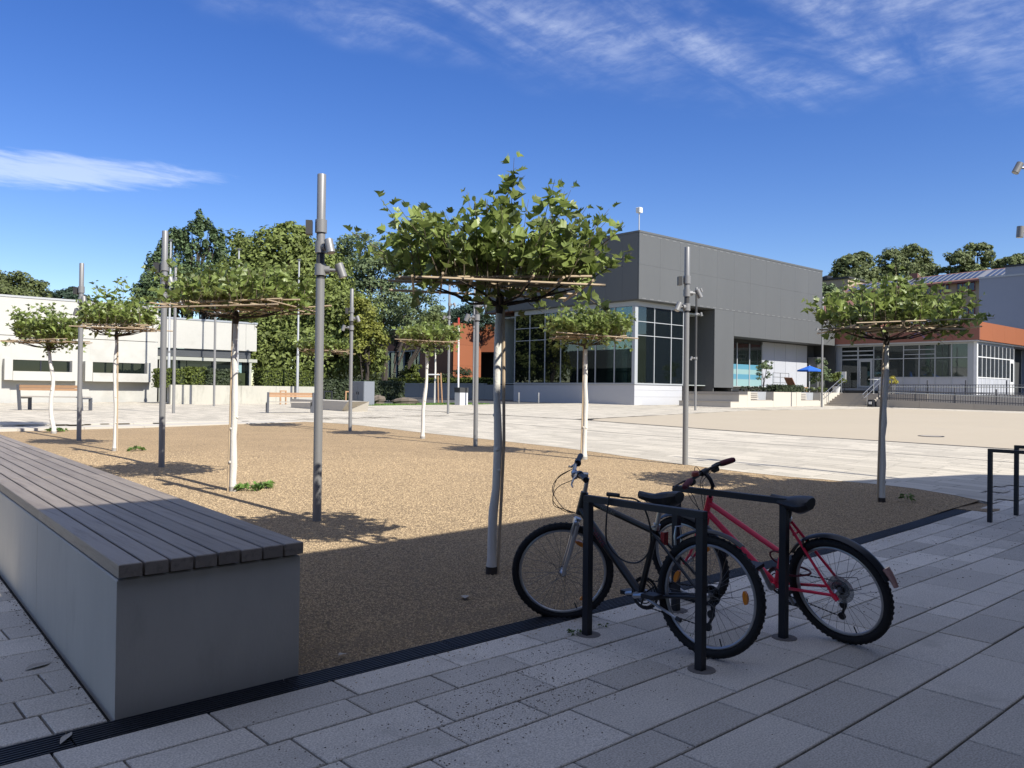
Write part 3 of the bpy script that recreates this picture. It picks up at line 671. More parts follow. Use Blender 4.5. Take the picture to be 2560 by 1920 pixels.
# ------------------------------------------------------------------ terrace in front of the pavilion
ter = thing('raised_terrace', 'cream concrete terrace wall with stepped seating and two timber seat niches', 'terrace', (45, 26, .7))
YW = 25.7
def cut(name, m, *a): return MB().box(*a).build(name, m, ter)
cut('seating_step', m_cream, 39.65, YW, .5, 40.485, 29.2, 1.01); cut('seating_step', m_cream, 40.49, YW+.002, .5, 41.375, 29.2, 1.41)
b = MB(); b.box(39.62, YW-.02, 1.012, 40.48, 29.2, 1.03); b.box(40.46, YW-.02, 1.412, 41.37, 29.2, 1.43); b.build('step_cap', m_tan, ter)
cut('wall', m_cream, 41.38, YW, .5, 41.70, YW+.6, 1.60)
def niche(xa, xb, x2):
    cut('seat_base', m_cream, xa+.004, YW+.004, .5, xb-.004, YW+.6, 1.08); cut('niche_back', m_greyc, xa+.004, YW+.5, 1.085, xb-.004, YW+.6, 1.60)
    for k in range(4): MB().box(xa+.05, YW+.40+.02*k, 1.16+.11*k, xa+1.5, YW+.44+.02*k, 1.24+.11*k).build('slat', m_slatp, ter)
    MB().box(xa+.05, YW+.05, 1.085, xb-.1, YW+.40, 1.12).build('seat_board', m_tan, ter)
    cut('wall', m_cream, xb, YW, .5, x2, YW+.6, 1.60)
niche(41.70, 44.2, 46.85); cut('wall', m_cream, 46.88, YW, .5, 47.42, YW+.6, 1.61); niche(47.42, 49.9, 50.42)
MB().prism([(50.43, YW), (52.9, YW), (52.9, YW+.4), (50.43, YW+.4)], .5, 1.62).build('wall', m_cream, ter)
MB().prism([(41.38, YW+.61), (52.9, YW+.61), (52.9, 22.9), (61.4, 22.9), (61.4, 20.0), (62.5, 20), (62.5, 31.9), (45.2, 31.9), (45.2, 34.4), (42.4, 34.4), (42.4, 29.3), (41.38, 29.3)], .4, 1.585).build('deck', m_tan, ter)
MB().box(52.95, 20.3, .4, 61.3, 22.88, 1.58).build('deck', m_tan, ter)
MB().box(41.6, YW+.62, 1.588, 52.2, YW+2.4, 1.62).build('planting_soil', m_joint, ter)
stairs = thing('terrace_stairs', 'tan concrete stairs with steel handrails climbing to the terrace', 'stairs', (51.2, 24.1, .75))
for k in range(7):
    z0 = g(50.4, 24)-.02; x0 = 50.43+k*.34
    MB().box(x0, 22.95, z0, x0+2.0 if k == 6 else 52.9, YW-.004, z0+.125*(k+1)).build('step', m_tan, stairs)
for y in (YW-.12, 23.05):
    b = MB(); P = [(50.3, y, 1.30), (50.05, y, 1.50), (52.6, y, 2.62), (53.0, y, 2.62), (53.05, y, 2.4), (52.7, y, 2.36), (50.3, y, 1.30)]
    b.tube(P, .022, 6); b.cyl((50.7, y, .8), (50.7, y, 1.75), .022, 6); b.cyl((52.5, y, 1.5), (52.5, y, 2.55), .022, 6)
    b.build('handrail', m_steel, stairs, True)
lightbox = thing('marker_light', 'small dark block with a white light panel at the foot of the stairs', 'light', (50.7, 22.75, .75))
MB().box(50.5, 22.62, .7, 50.9, 22.9, 1.2).build('body', m_dark, lightbox)
MB().box(50.46, 22.68, .92, 50.497, 22.84, 1.08).build('panel', m_sign, lightbox)
# ramp wall, its railing and the second railing behind
ramp = thing('ramp_wall', 'long low tan concrete ramp wall right of the stairs', 'wall', (51, 16, .7))
yy = [22.58, 20.0, 17.0, 14.0, 11.0, 8.0]
zt_ = [1.23, 1.15, 1.06, .98, .90, .80]
for i in range(5):
    MB().prism([(50.95, yy[i]-.006), (50.95, yy[i+1]+.006), (51.2, yy[i+1]+.006), (51.2, yy[i]-.006)], .4, [zt_[i], zt_[i+1], zt_[i+1], zt_[i]]).build('wall_panel', m_tan, ramp)
    MB().prism([(51.21, yy[i]), (51.21, yy[i+1]), (52.9, yy[i+1]), (52.9, yy[i])], .4, [zt_[i]-.1, zt_[i+1]-.1, zt_[i+1]-.1, zt_[i]-.1]).build('ramp_surface', m_tan, ramp)
MB().box(53.0, 8, .4, 53.3, 22.8, 1.58).build('inner_wall', m_cream, ramp)
MB().box(53.31, 4, .4, 61.3, 20.25, 1.5).build('upper_deck', m_tan, ramp)
def railing(X, ya, yb, zfun, h, label, step=.135, posts=2.2):
    r_ = thing('railing', label, 'railing', (X, (ya+yb)/2, 1), 'dark bar railings along the ramp'); b = MB(); y = ya
    while y > yb: z = zfun(y); b.box(X-.012, y-.012, z, X+.012, y+.012, z+h-.05); y -= step
    tag(b.build('bars', m_rail, r_), kind='stuff')
    y = ya
    while y > yb: z = zfun(y); MB().box(X-.03, y-.03, z-.01, X+.03, y+.03, z+h+.25).build('post', m_rail, r_); y -= posts
    for hh in (h-.03, .12): MB().tube([(X, ya, zfun(ya)+hh), (X, yb, zfun(yb)+hh)], .022, 6).build('rail', m_rail, r_)
    MB().tube([(X-.07, ya, zfun(ya)+h-.16), (X-.07, yb, zfun(yb)+h-.16)], .024, 6).build('handrail', m_steel, r_, True)
railing(51.1, 22.5, 8.4, lambda y: np.interp(y, yy[::-1], zt_[::-1]), .62, 'dark bar railing standing on the low tan ramp wall')
railing(53.15, 22.6, 8.4, lambda y: 1.58, .62, 'dark bar railing on the upper ramp edge, behind the front railing', .15)

# ------------------------------------------------------------------ terracotta building on the right
pk = thing('terracotta_building', 'low glazed building with a terracotta fascia band on the right', 'building', (64, 24, 1.6))
XP = 61.5; ys = np.linspace(20.2, 30.7, 7)
for i in range(6): panel(m_fascia_shade, pk, XP, ys[i], 5.4, XP+.1, ys[i+1], 6.66, .004)
xs = np.linspace(XP+.1, 79, 8)
for i in range(7): panel(m_orange, pk, xs[i], 20.2, 5.4, xs[i+1], 20.3, 6.66, .004)  # sunlit side of the same fascia, in the brighter orange
b = MB(); b.box(XP+.1, 20.3, 5.5, 79, 34, 6.6); b.build('roof', m_greyc, pk)
MB().box(XP+.05, 20.31, 5.30, 79, 31, 5.395).build('soffit', m_plinth, pk)
XG = 61.9
MB().box(XG-.03, 20.72, 1.5, XG+.25, 21.05, 5.3).build('corner_pier', m_frame, pk)
MB().box(XG, 30.2, 1.5, XG+.2, 30.7, 5.3).build('end_pier', m_frame, pk); MB().box(XG+.21, 30.55, 1.5, 79, 30.7, 5.3).build('side_wall', m_in, pk)
yb = [21.06, 22.13, 23.25, 24.35, 25.46, 26.57, 27.66]
MB().box(XG-.02, 21.06, 5.17, XG+.1, 30.2, 5.298).build('head', m_frame, pk)
MB().box(XG-.02, 21.06, 2.80, XG+.09, 27.66, 2.86).build('transom', m_frame, pk); MB().box(XG-.02, 21.06, 4.18, XG+.09, 27.66, 4.24).build('transom', m_frame, pk)
for i in range(6):
    MB().box(XG+.03, yb[i]+.03, 2.86, XG+.045, yb[i+1]-.03, 4.18).build('pane', m_glass2, pk)
    MB().box(XG+.03, yb[i]+.03, 4.24, XG+.045, yb[i+1]-.03, 5.17).build('pane', m_glass2, pk)
    MB().box(XG+.02, yb[i]+.03, 1.5, XG+.06, yb[i+1]-.03, 2.80).build('spandrel', m_wall2, pk)
for i in range(7): MB().box(XG-.01, yb[i]-.03, 1.5, XG+.08, yb[i]+.03, 5.17).build('mullion', m_frame, pk)
for i in (2, 3):
    for zz in (4.5, 4.85): MB().box(XG-.005, yb[i]+.03, zz-.025, XG+.07, yb[i+1]-.03, zz+.025).build('vent_bar', m_frame, pk)
for (ya, yb_) in ((27.66, 28.87), (28.87, 30.2)):
    MB().box(XG-.02, yb_-.05, 2.0, XG+.09, yb_+.05, 5.17).build('mullion', m_frame, pk)
    for zz in (4.22, 4.53, 4.86): MB().box(XG-.02, ya+.05, zz-.045, XG+.08, yb_-.05, zz+.045).build('vent_bar', m_frame, pk)
    MB().box(XG+.03, ya+.05, 4.26, XG+.045, yb_-.05, 5.17).build('pane', m_black, pk)
dr = MB().box(XG-.015, 27.75, 2.05, XG+.07, 28.80, 4.17).build('door', m_frame, pk)
MB().box(XG-.022, 27.92, 2.2, XG-.012, 28.65, 4.02).build('door_glass', m_black, dr); MB().box(XG-.08, 28.6, 2.75, XG-.05, 28.64, 3.35).build('door_handle', m_steel, dr)
MB().box(XG+.02, 28.95, 2.05, XG+.05, 30.1, 4.15).build('side_pane', m_black, pk)
MB().box(60.8, 27.2, 1.58, XG, 30.1, 1.83).build('entrance_step', m_dark, pk); MB().box(61.2, 27.3, 1.832, XG, 30.0, 2.0).build('entrance_step', m_greyc, pk)
# sunlit glazed side: same frames, in a whiter material than the shaded front
YS = 20.5; xb = np.linspace(XG+.25, 69.7, 10)
MB().box(XG-.02, YS, 2.78, 69.7, YS+.1, 2.85).build('transom', m_sign, pk); MB().box(XG-.02, YS, 4.22, 69.7, YS+.1, 4.29).build('transom', m_sign, pk); MB().box(XG+.2, YS+.01, 5.12, 69.7, YS+.1, 5.298).build('head', m_frame, pk)
for i in range(9):
    MB().box(xb[i]+.03, YS+.04, 2.85, xb[i+1]-.03, YS+.055, 4.22).build('pane', m_glass2, pk); MB().box(xb[i]+.03, YS+.04, 4.29, xb[i+1]-.03, YS+.055, 5.12).build('pane', m_glass2, pk)
    MB().box(xb[i]+.02, YS+.03, 1.5, xb[i+1]-.02, YS+.07, 2.78).build('spandrel', m_wall2, pk); MB().box(xb[i+1]-.03, YS+.004, 1.5, xb[i+1]+.03, YS+.09, 5.12).build('mullion', m_sign, pk)
MB().box(XG-.04, YS-.02, 1.5, XG+.2, YS+.2, 5.297).build('corner_post', m_sign, pk)
d2 = MB().box(68.72, YS-.02, 1.6, 69.62, YS+.02, 4.21).build('door', m_sign, pk); MB().box(68.9, YS-.025, 2.6, 69.45, YS-.021, 4.0).build('door_glass', m_black, d2)
MB().box(69.75, 21.5, 1.5, 79, 21.6, 5.3).build('porch_wall', m_in, pk); MB().box(69.75, 20.7, 1.5, 69.95, 21.5, 5.3).build('porch_pier', m_brown, pk)
for x in (71.2, 73.0, 74.8): MB().box(x, 21.44, 1.5, x+.1, 21.49, 5.2).build('porch_frame', m_frame, pk)
b = MB(); b.box(66, 21.5, 1.5, 66.2, 30.5, 5.3); b.box(62.2, 30.3, 1.5, 66, 30.5, 5.3); b.build('interior_wall', m_inl, pk)
MB().box(62.1, 20.8, 1.5, 69.6, 30.3, 1.75).build('interior_floor', m_inl, pk); MB().box(62.4, 20.9, 1.76, 62.9, 27, 2.95).build('counter', m_inl, pk); MB().box(63, 21.0, 1.76, 69, 21.4, 2.9).build('counter', m_inl, pk)
for i in range(7): MB().box(62.5+i*.95, 20.75, 3.05+.1*(i % 2), 63.1+i*.95, 20.78, 3.9).build('poster', m_sign if i % 2 else m_teal, pk)
# emblem on the fascia: a ring of small diamonds around a pale star, a line of tiny letters, and a large crossed-band mark
e = thing('fascia_emblem', 'small star emblem with tiny lettering on the terracotta fascia', 'sign', (61.48, 28.21, 6.15))
b = MB()
for k in range(9):
    q = 2*math.pi*k/9; cy, cz = 28.21+.24*math.cos(q), 6.15+.24*math.sin(q); t_ = (math.cos(q+.7), math.sin(q+.7)); n_ = (-t_[1], t_[0])
    P = [(cy+.11*t_[0], cz+.11*t_[1]), (cy+.05*n_[0], cz+.05*n_[1]), (cy-.11*t_[0], cz-.11*t_[1]), (cy-.05*n_[0], cz-.05*n_[1])]
    b.add([(61.497, *p) for p in P]+[(61.485, *p) for p in P], [(0, 1, 2, 3), (7, 6, 5, 4), (0, 4, 5, 1), (1, 5, 6, 2), (2, 6, 7, 3), (3, 7, 4, 0)])
tag(b.build('ring', m_embd, e), kind='stuff')
P = [(28.21+(.21 if k % 2 == 0 else .10)*math.cos(math.pi*k/5+1.57), 6.15+(.21 if k % 2 == 0 else .10)*math.sin(math.pi*k/5+1.57)) for k in range(10)]
MB().add([(61.497, *p) for p in P]+[(61.482, *p) for p in P], [tuple(range(10)), tuple(range(19, 9, -1))]+[(i, 10+i, 10+(i+1) % 10, (i+1) % 10) for i in range(10)]).build('star', m_emb, e)
def text_obj(txt, size, m, parent, origin, right, up_, name='lettering', depth=.006, outline=False):
    cu = bpy.data.curves.new(name, 'FONT'); cu.body = txt; cu.size = size; cu.extrude = depth; cu.align_x = 'CENTER'; cu.align_y = 'CENTER'
    tmp = bpy.data.objects.new(name+'_tmp', cu); C.objects.link(tmp)
    dg = bpy.context.evaluated_depsgraph_get(); dg.update()
    me = bpy.data.meshes.new_from_object(tmp.evaluated_get(dg)); bpy.data.objects.remove(tmp)
    r_ = Vector(right).normalized(); u_ = Vector(up_).normalized(); n_ = r_.cross(u_)
    off = OFF.get(parent.name, np.zeros(3)); M4 = Matrix(((r_.x, u_.x, n_.x, origin[0]-off[0]), (r_.y, u_.y, n_.y, origin[1]-off[1]), (r_.z, u_.z, n_.z, origin[2]-off[2]), (0, 0, 0, 1)))
    me.transform(M4); me.materials.clear(); me.materials.append(m); me.name = name
    o = bpy.data.objects.new(name, me); C.objects.link(o); o.parent = parent; return o
text_obj('BUNDLE REBEL', .20, m_embd, e, (61.49, 28.21, 5.78), (0, -1, 0), (0, 0, 1))
x_ = thing('fascia_cross_mark', 'large violet crossed-band mark on the middle of the terracotta fascia', 'sign', (61.48, 24.3, 6.05))
b = MB()
for s in (-1, 1):
    y0, y1 = 24.3-s*.55, 24.3+s*.45; z0, z1 = 5.62, 6.52; d = .075; dx = .004 if s > 0 else 0
    b.add([(61.494-dx, y0-d, z0), (61.494-dx, y0+d, z0), (61.494-dx, y1+d, z1), (61.494-dx, y1-d, z1), (61.484-dx, y0-d, z0), (61.484-dx, y0+d, z0), (61.484-dx, y1+d, z1), (61.484-dx, y1-d, z1)], [(0, 1, 2, 3), (7, 6, 5, 4), (0, 4, 5, 1), (1, 5, 6, 2), (2, 6, 7, 3), (3, 7, 4, 0)])
b.build('bands', m_xband, x_)
t3 = thing('fascia_lettering', 'short dark lettering on the terracotta fascia right of the crossed-band mark', 'sign', (61.48, 22.6, 5.85))
text_obj('BUNDLE', .20, m_embd, t3, (61.49, 22.6, 5.86), (0, -1, 0), (0, 0, 1))

# buildings farther right and up the hill
bb = thing('blue_grey_building', 'plain blue-grey rendered building behind the terracotta building', 'building', (80, 15, .8))
MB().box(75, 2, .5, 92, 24.7, 11.35).build('wall', m_bluegrey, bb); MB().box(74.95, 1.95, 11.352, 92, 24.75, 11.5).build('coping', m_cope, bb)
MB().box(76.5, 2, 11.5, 90, 23.2, 12.35).build('roof_block', m_bluegrey, bb); MB().box(76.4, 2, 12.352, 90, 23.3, 12.5).build('coping', m_dark, bb)
MB().box(77, 19, 12.5, 78.5, 21.4, 13.6).build('chimney', m_bluegrey, bb); MB().cyl((77.4, 21.2, 13.6), (77.4, 21.2, 14.6), .03, 6).build('mast', m_dark, bb)
MB().box(74.0, 24.75, .5, 90, 30.5, 8.3).build('annex_wall', m_wall2, bb)
hill = MB(); hx = np.linspace(84, 260, 12)
V = []; F = []
for i, x in enumerate(hx):
    for j, y in enumerate(np.linspace(-160, 180, 9)): V.append((x, y, .2+np.interp(x, [84, 94, 110, 140, 260], [0, 6, 11, 14, 15])))
hill.add(V, [(i*9+j, (i+1)*9+j, (i+1)*9+j+1, i*9+j+1) for i in range(11) for j in range(8)])
tag(hill.build('hillside', m_hill), kind='structure')
h1 = thing('solar_roof_house', 'long beige house with a solar panel roof on the hill behind the right tree', 'house', (98, 38, 7))
XA, XR_ = 95.0, 99.0; YA, YB = 46.6, 28.0
ze = lambda y: 13.75+(46.4-y)*.0205; zr = lambda y: 15.15+(46.4-y)*.0205
MB().prism([(XA+.4, YA-.2), (XA+.4, YB), (XA+9, YB), (XA+9, YA-.2)], 5, [ze(YA)-.05, ze(YB)-.05, ze(YB)-.05, ze(YA)-.05]).build('wall', m_beige, h1)
MB().add([(XA-.3, YA, ze(YA)-.1), (XA-.3, YB, ze(YB)-.1), (XR_, YB, zr(YB)), (XR_, YA, zr(YA)), (XA-.3, YA, ze(YA)-.3), (XA-.3, YB, ze(YB)-.3), (XR_, YB, zr(YB)-.2), (XR_, YA, zr(YA)-.2)], [(0, 1, 2, 3), (7, 6, 5, 4), (0, 4, 5, 1), (1, 5, 6, 2), (2, 6, 7, 3), (3, 7, 4, 0)]).build('roof', m_roof, h1)
MB().add([(XR_+.02, YA, zr(YA)), (XR_+.02, YB, zr(YB)), (XR_+5, YB, ze(YB)), (XR_+5, YA, ze(YA))], [(0, 1, 2, 3)]).build('roof_back', m_roof, h1)
MB().add([(XA-.3+.12*4.3, YA-.6, ze(YA-.6)-.1+.12*1.5+.02), (XA-.3+.12*4.3, YB+.3, ze(YB+.3)-.1+.12*1.5+.02), (XA-.3+.9*4.3, YB+.3, ze(YB+.3)-.1+.9*1.5+.02), (XA-.3+.9*4.3, YA-.6, ze(YA-.6)-.1+.9*1.5+.02)], [(0, 1, 2, 3)]).build('panel_rails', m_strip, h1)
n = 30
for i in range(n):
    if i in (9, 10, 24): continue
    a0 = YA-.7-i*.6; a1 = a0-.36
    def rp(y, t, up_=.05): return (XA-.3+t*(XR_-XA+.3), y, ze(y)-.1+t*(zr(y)-ze(y)+.1)+up_)
    MB().add([rp(a0, .14), rp(a1, .14), rp(a1, .88), rp(a0, .88), rp(a0, .14, .0), rp(a1, .14, .0), rp(a1, .88, .0), rp(a0, .88, .0)], [(0, 1, 2, 3), (0, 4, 5, 1), (1, 5, 6, 2), (2, 6, 7, 3), (3, 7, 4, 0)]).build('solar_panel', m_solar, h1)
for (ya, yb_) in ((45.2, 43.9), (42.3, 41.2), (39.8, 38.7), (37.6, 36.3), (35.4, 34.4), (33.6, 31.8), (30.8, 29.4)):
    for z0 in (12.55, 9.9):
        zz = z0+(46.4-ya)*.0205
        w_ = MB().box(XA+.3, yb_, zz, XA+.41, ya, zz+.95).build('window', m_redf, h1)
        for k in range(3): d_ = (ya-yb_)/3; MB().box(XA+.28, yb_+k*d_+.05, zz+.07, XA+.31, yb_+(k+1)*d_-.05, zz+.88).build('pane', m_solar, w_)
MB().box(98.5, 39.0, 15.0, 99.3, 39.9, 15.75).build('chimney', m_roof, h1)
h2 = thing('flat_roof_house', 'small beige flat-roofed house on the hill beside the pavilion edge', 'house', (104, 51, 7))
MB().box(101, 48.5, 5, 110, 53.3, 16.25).build('wall', m_beige, h2); MB().box(100.85, 48.3, 16.26, 110, 53.5, 16.5).build('roof', m_in, h2)
w_ = MB().box(100.92, 50.3, 14.6, 100.99, 51.1, 15.5).build('window', m_redf, h2); MB().box(100.9, 50.38, 14.68, 100.915, 51.02, 15.42).build('pane', m_solar, w_)
MB().lathe([(.7, 0), (.7, .5), (.2, .7)], (103, 52.3, 16.5), 12).build('roof_vent', m_dark, h2)
h3 = thing('red_house', 'red-walled house with a tiled roof glimpsed behind the right tree', 'house', (88, 42, 5))
MB().box(84.5, 37.5, 1, 92, 47.2, 10.4).build('wall', mat('red_render', (.32, .10, .08), .8), h3)
MB().add([(84, 37, 10.3), (84, 47.6, 10.3), (88.2, 47.6, 12.2), (88.2, 37, 12.2), (92.5, 47.6, 10.3), (92.5, 37, 10.3)], [(0, 3, 2, 1), (3, 5, 4, 2), (0, 5, 3), (1, 2, 4)]).build('roof', m_roof, h3)
for y in (46.2, 44.4, 42.2, 40.0):
    w_ = MB().box(84.42, y-.5, 8.3, 84.49, y+.5, 9.6).build('window', m_sign, h3); MB().box(84.4, y-.4, 8.4, 84.415, y+.4, 9.5).build('pane', m_solar, w_)

# ------------------------------------------------------------------ rust and orange building at the back, centre left
ob = thing('rust_building', 'low orange clad building behind the planter wall, its shaded face toned rust', 'building', (50, 62, 1))
XB, YC = 48.0, 61.65
def zb(y): return 7.9-(y-YC)*.022
for i in range(9):
    ya, yb_ = YC+.08+i*2.4, YC+.08+(i+1)*2.4
    MB().prism([(XB, ya+.006), (XB+.1, ya+.006), (XB+.1, yb_-.006), (XB, yb_-.006)], 5.45, [zb(ya), zb(ya), zb(yb_), zb(yb_)]).build('panel', m_brown, ob)
for k, (za, zb_) in enumerate(((1.8, 3.6), (3.606, 5.44))):
    for i in range(3): MB().box(XB, YC+.08+i*1.75, za, XB+.1, YC+.075+(i+1)*1.75, zb_).build('panel', m_brown, ob)
yb = np.arange(67.1, 79.6, 1.36)
for i in range(len(yb)-1):
    MB().box(XB+.12, yb[i]+.06, 2.5, XB+.14, yb[i+1]-.06, 5.3).build('pane', m_glass, ob)
for y in yb: MB().box(XB, y-.06, 2.4, XB+.18, y+.06, 5.35).build('mullion', m_frameb, ob)
MB().box(XB-.02, 67.0, 5.352, XB+.2, 79.6, 5.45).build('head', m_frameb, ob); MB().box(XB, 67.0, 1.8, XB+.2, 79.6, 2.398).build('sill_wall', m_brown, ob)
MB().box(XB+1.5, YC+.3, 1.8, XB+1.6, 79.6, 5.4).build('interior_wall', m_in, ob)
for k in range(3):                                     # sunlit orange end, four courses of boards
    za, zb_ = 1.8+k*2.02, 1.8+(k+1)*2.02-.012
    if k == 2: zb_ = 7.9
    MB().box(XB, YC-.08, za, 51.44, YC, zb_).build('panel', m_orange, ob)
for k in range(3): MB().add([(51.45, YC-.08, 5.25+k*.9), (54.6, 57.3, 5.25+k*.9), (54.6, 57.3, 5.25+k*.9+.89), (51.45, YC-.08, 5.25+k*.9+.89), (51.55, YC-.02, 5.25+k*.9), (54.7, 57.36, 5.25+k*.9), (54.7, 57.36, 5.25+k*.9+.89), (51.55, YC-.02, 5.25+k*.9+.89)], [(0, 1, 2, 3), (7, 6, 5, 4), (0, 4, 5, 1), (2, 6, 7, 3)]).build('panel', m_orange, ob)
MB().prism([(51.6, YC), (54.8, 57.4), (60, 50), (60, 75), (48.2, 75), (48.2, YC)], 5.3, 5.4).build('ceiling', m_in, ob)
MB().box(55.2, 44.6, .3, 55.35, 72, 7.3).build('passage_wall', m_in, ob)
MB().box(55.1, 61.9, 2.9, 55.19, 63.0, 4.9).build('daylight_panel', mat('passage_daylight', (.50, .58, .50), .6), ob)  # pale green panel standing in for the lit outside beyond the passage
MB().prism([(48.3, YC+.1), (60, YC+.1), (60, 79), (48.3, 79)], 7.4, 7.5).build('roof', m_greyc, ob)
lt = MB().tube([(48.05, YC-.5, 6.5), (48.05, YC-.1, 6.5)], .03, 6).build('sign_arm', m_dark, ob)
pw = thing('planter_wall', 'long grey concrete planter wall below the rust building', 'wall', (44, 60, .9))
for i, ya in enumerate(np.arange(52.2, 78, 4.6)):
    MB().box(44, ya+.01, .3, 44.3, ya+4.59, 2.0).build('wall_panel', m_greyc, pw); MB().box(43.97, ya+.01, 2.003, 44.32, ya+4.59, 2.07).build('coping', m_cope, pw)
MB().box(44.31, 52.2, 1.6, 47.9, 79, 1.9).build('planting_soil', m_joint, pw)
MB().box(44, 48.4, .3, 44.25, 52.19, 1.95).build('wall_panel', m_greyc, pw)
bs = thing('shaded_stairs', 'dark shaded stairs between the planter wall and the pavilion', 'stairs', (45, 46, .9))
for k in range(7): MB().box(44.3+k*.36, 42, .5, 54, 48.3, .95+.17*k).build('step', m_greyc, bs)
b = MB(); b.tube([(44.3, 47.6, 1.9), (46.9, 47.6, 3.2)], .025, 6); b.tube([(44.3, 47.6, 1.5), (46.9, 47.6, 2.8)], .02, 6)
for t in (0, .5, 1): b.cyl((44.3+2.6*t, 47.6, .9+1.2*t), (44.3+2.6*t, 47.6, 1.9+1.3*t), .022, 6)
b.build('handrail', m_steel, bs, True)
MB().box(46.9, 44.5, .5, 56, 44.6, 5.3).build('back_wall', m_in, bs)

# ------------------------------------------------------------------ pale concrete building on the left
lb = thing('pale_concrete_building', 'pale concrete building on the left with two boxed-out strip windows', 'building', (5, 46, .6))
YL = 45.0
MB().box(-16, YL+.14, .2, 15.1, 58, 5.5).build('core', m_in, lb)
xs = [-16, -8, -.2, 7.85, 15.16]
for i in range(4):
    a_, b_ = xs[i]+.008, xs[i+1]-.008
    MB().box(a_, YL, 3.85, b_, YL+.13, 5.66).build('concrete_panel', m_lconc, lb)
    if i < 2: MB().box(a_, YL, .2, b_, YL+.13, 3.82).build('concrete_panel', m_lconc, lb)
def lower(a_, b_, wins):
    cuts = [a_]
    for w in wins: cuts += [w[0], w[1]]
    cuts.append(b_)
    for i in range(0, len(cuts), 2): MB().box(cuts[i], YL, .2, cuts[i+1], YL+.13, 3.82).build('concrete_panel', m_lconc, lb)
    for w in wins: MB().box(w[0]+.002, YL, .2, w[1]-.002, YL+.13, 2.1).build('concrete_panel', m_lconc, lb); MB().box(w[0]+.002, YL, 2.68, w[1]-.002, YL+.13, 3.82).build('concrete_panel', m_lconc, lb)
lower(-.2+.006, 7.85-.006, [(4.75, 7.2)]); lower(7.85+.006, 15.16-.006, [(8.38, 10.93), (11.86, 14.5)])
for (a_, b_, c_, d_) in ((4.4, 7.5, 4.75, 7.2), (8.04, 11.2, 8.38, 10.93), (11.52, 14.77, 11.86, 14.5)):
    wb = MB().box(c_+.002, YL-.52, 1.69, d_-.002, YL-.003, 2.13).build('window_box', m_lconc, lb)
    MB().box(a_, YL-.46, 1.70, c_, YL-.003, 2.70).build('cheek', m_lconc, wb); MB().box(d_, YL-.46, 1.70, b_, YL-.003, 2.70).build('cheek', m_lconc, wb)
    MB().box(c_+.01, YL+.06, 2.12, d_-.01, YL+.08, 2.67).build('pane', m_black, lb); MB().box((c_+d_)/2-.03, YL+.03, 2.12, (c_+d_)/2+.03, YL+.1, 2.67).build('mullion', m_dark, lb)
MB().box(-16, YL-.03, 5.664, 15.2, YL+.4, 5.76).build('coping', m_flag, lb); MB().box(-16, YL+.4, 5.5, 15.2, 58, 5.6).build('roof', m_greyc, lb)
YQ = 45.15
MB().box(15.2, YQ, 3.58, 20.1, YQ+.2, 5.14).build('concrete_panel', m_lconc, lb); MB().box(20.112, YQ, 3.58, 20.76, YQ+.2, 5.14).build('concrete_panel', m_lconc, lb)
MB().box(20.6, YQ+.205, 3.58, 20.76, 56, 5.14).build('end_wall', m_lconc, lb); MB().box(15.17, YQ-.03, 5.144, 20.8, YQ+.5, 5.24).build('coping', m_cope, lb); MB().box(15.2, YQ+.5, 5.0, 20.7, 56, 5.1).build('roof', m_greyc, lb)
for k in range(9): MB().box(15.2, YQ+.12, 3.15+k*.048, 20.45, YQ+.17, 3.172+k*.048).build('louvre_slat', m_louv, lb)
MB().box(15.2, YQ+.3, .3, 20.5, YQ+.36, 3.57).build('louvre_back', m_in, lb)
MB().box(15.18, YQ-.02, 2.93, 20.8, YQ+.16, 3.11).build('beam', m_beam, lb)
for x in (15.3, 18.25, 20.35): MB().box(x, YQ+.02, .4, x+.14, YQ+.16, 2.928).build('column', m_beam, lb)
for (a_, b_) in ((15.45, 16.8), (16.84, 18.2), (18.42, 19.4), (20.0, 20.32)): MB().box(a_, YQ+.18, .5, b_, YQ+.2, 2.92).build('pane', m_black, lb)
MB().box(19.45, YQ+.17, .5, 19.95, YQ+.21, 2.92).build('pale_door', m_teal, lb)
# low wall with hedges
lw = thing('low_concrete_wall', 'low weathered concrete wall with clipped hedges on top', 'wall', (18, 40, .6))
for (a_, b_) in ((14.1, 15.0), (15.12, 17.6), (17.61, 19.49), (19.5, 20.3), (20.42, 22.0)):
    MB().box(a_, 40, .3, b_, 40.25, 1.57).build('wall_panel', m_oconc, lw)
for x in (15.0, 20.3): MB().box(x+.005, 40.02, .3, x+.115, 40.2, 1.56).build('joint_post', m_leg, lw)
MB().prism([(14.25, 40.26), (22.0, 40.26), (22.0, 44.8), (15.95, 44.8)], .3, 1.45).build('planting_soil', m_hill, lw)

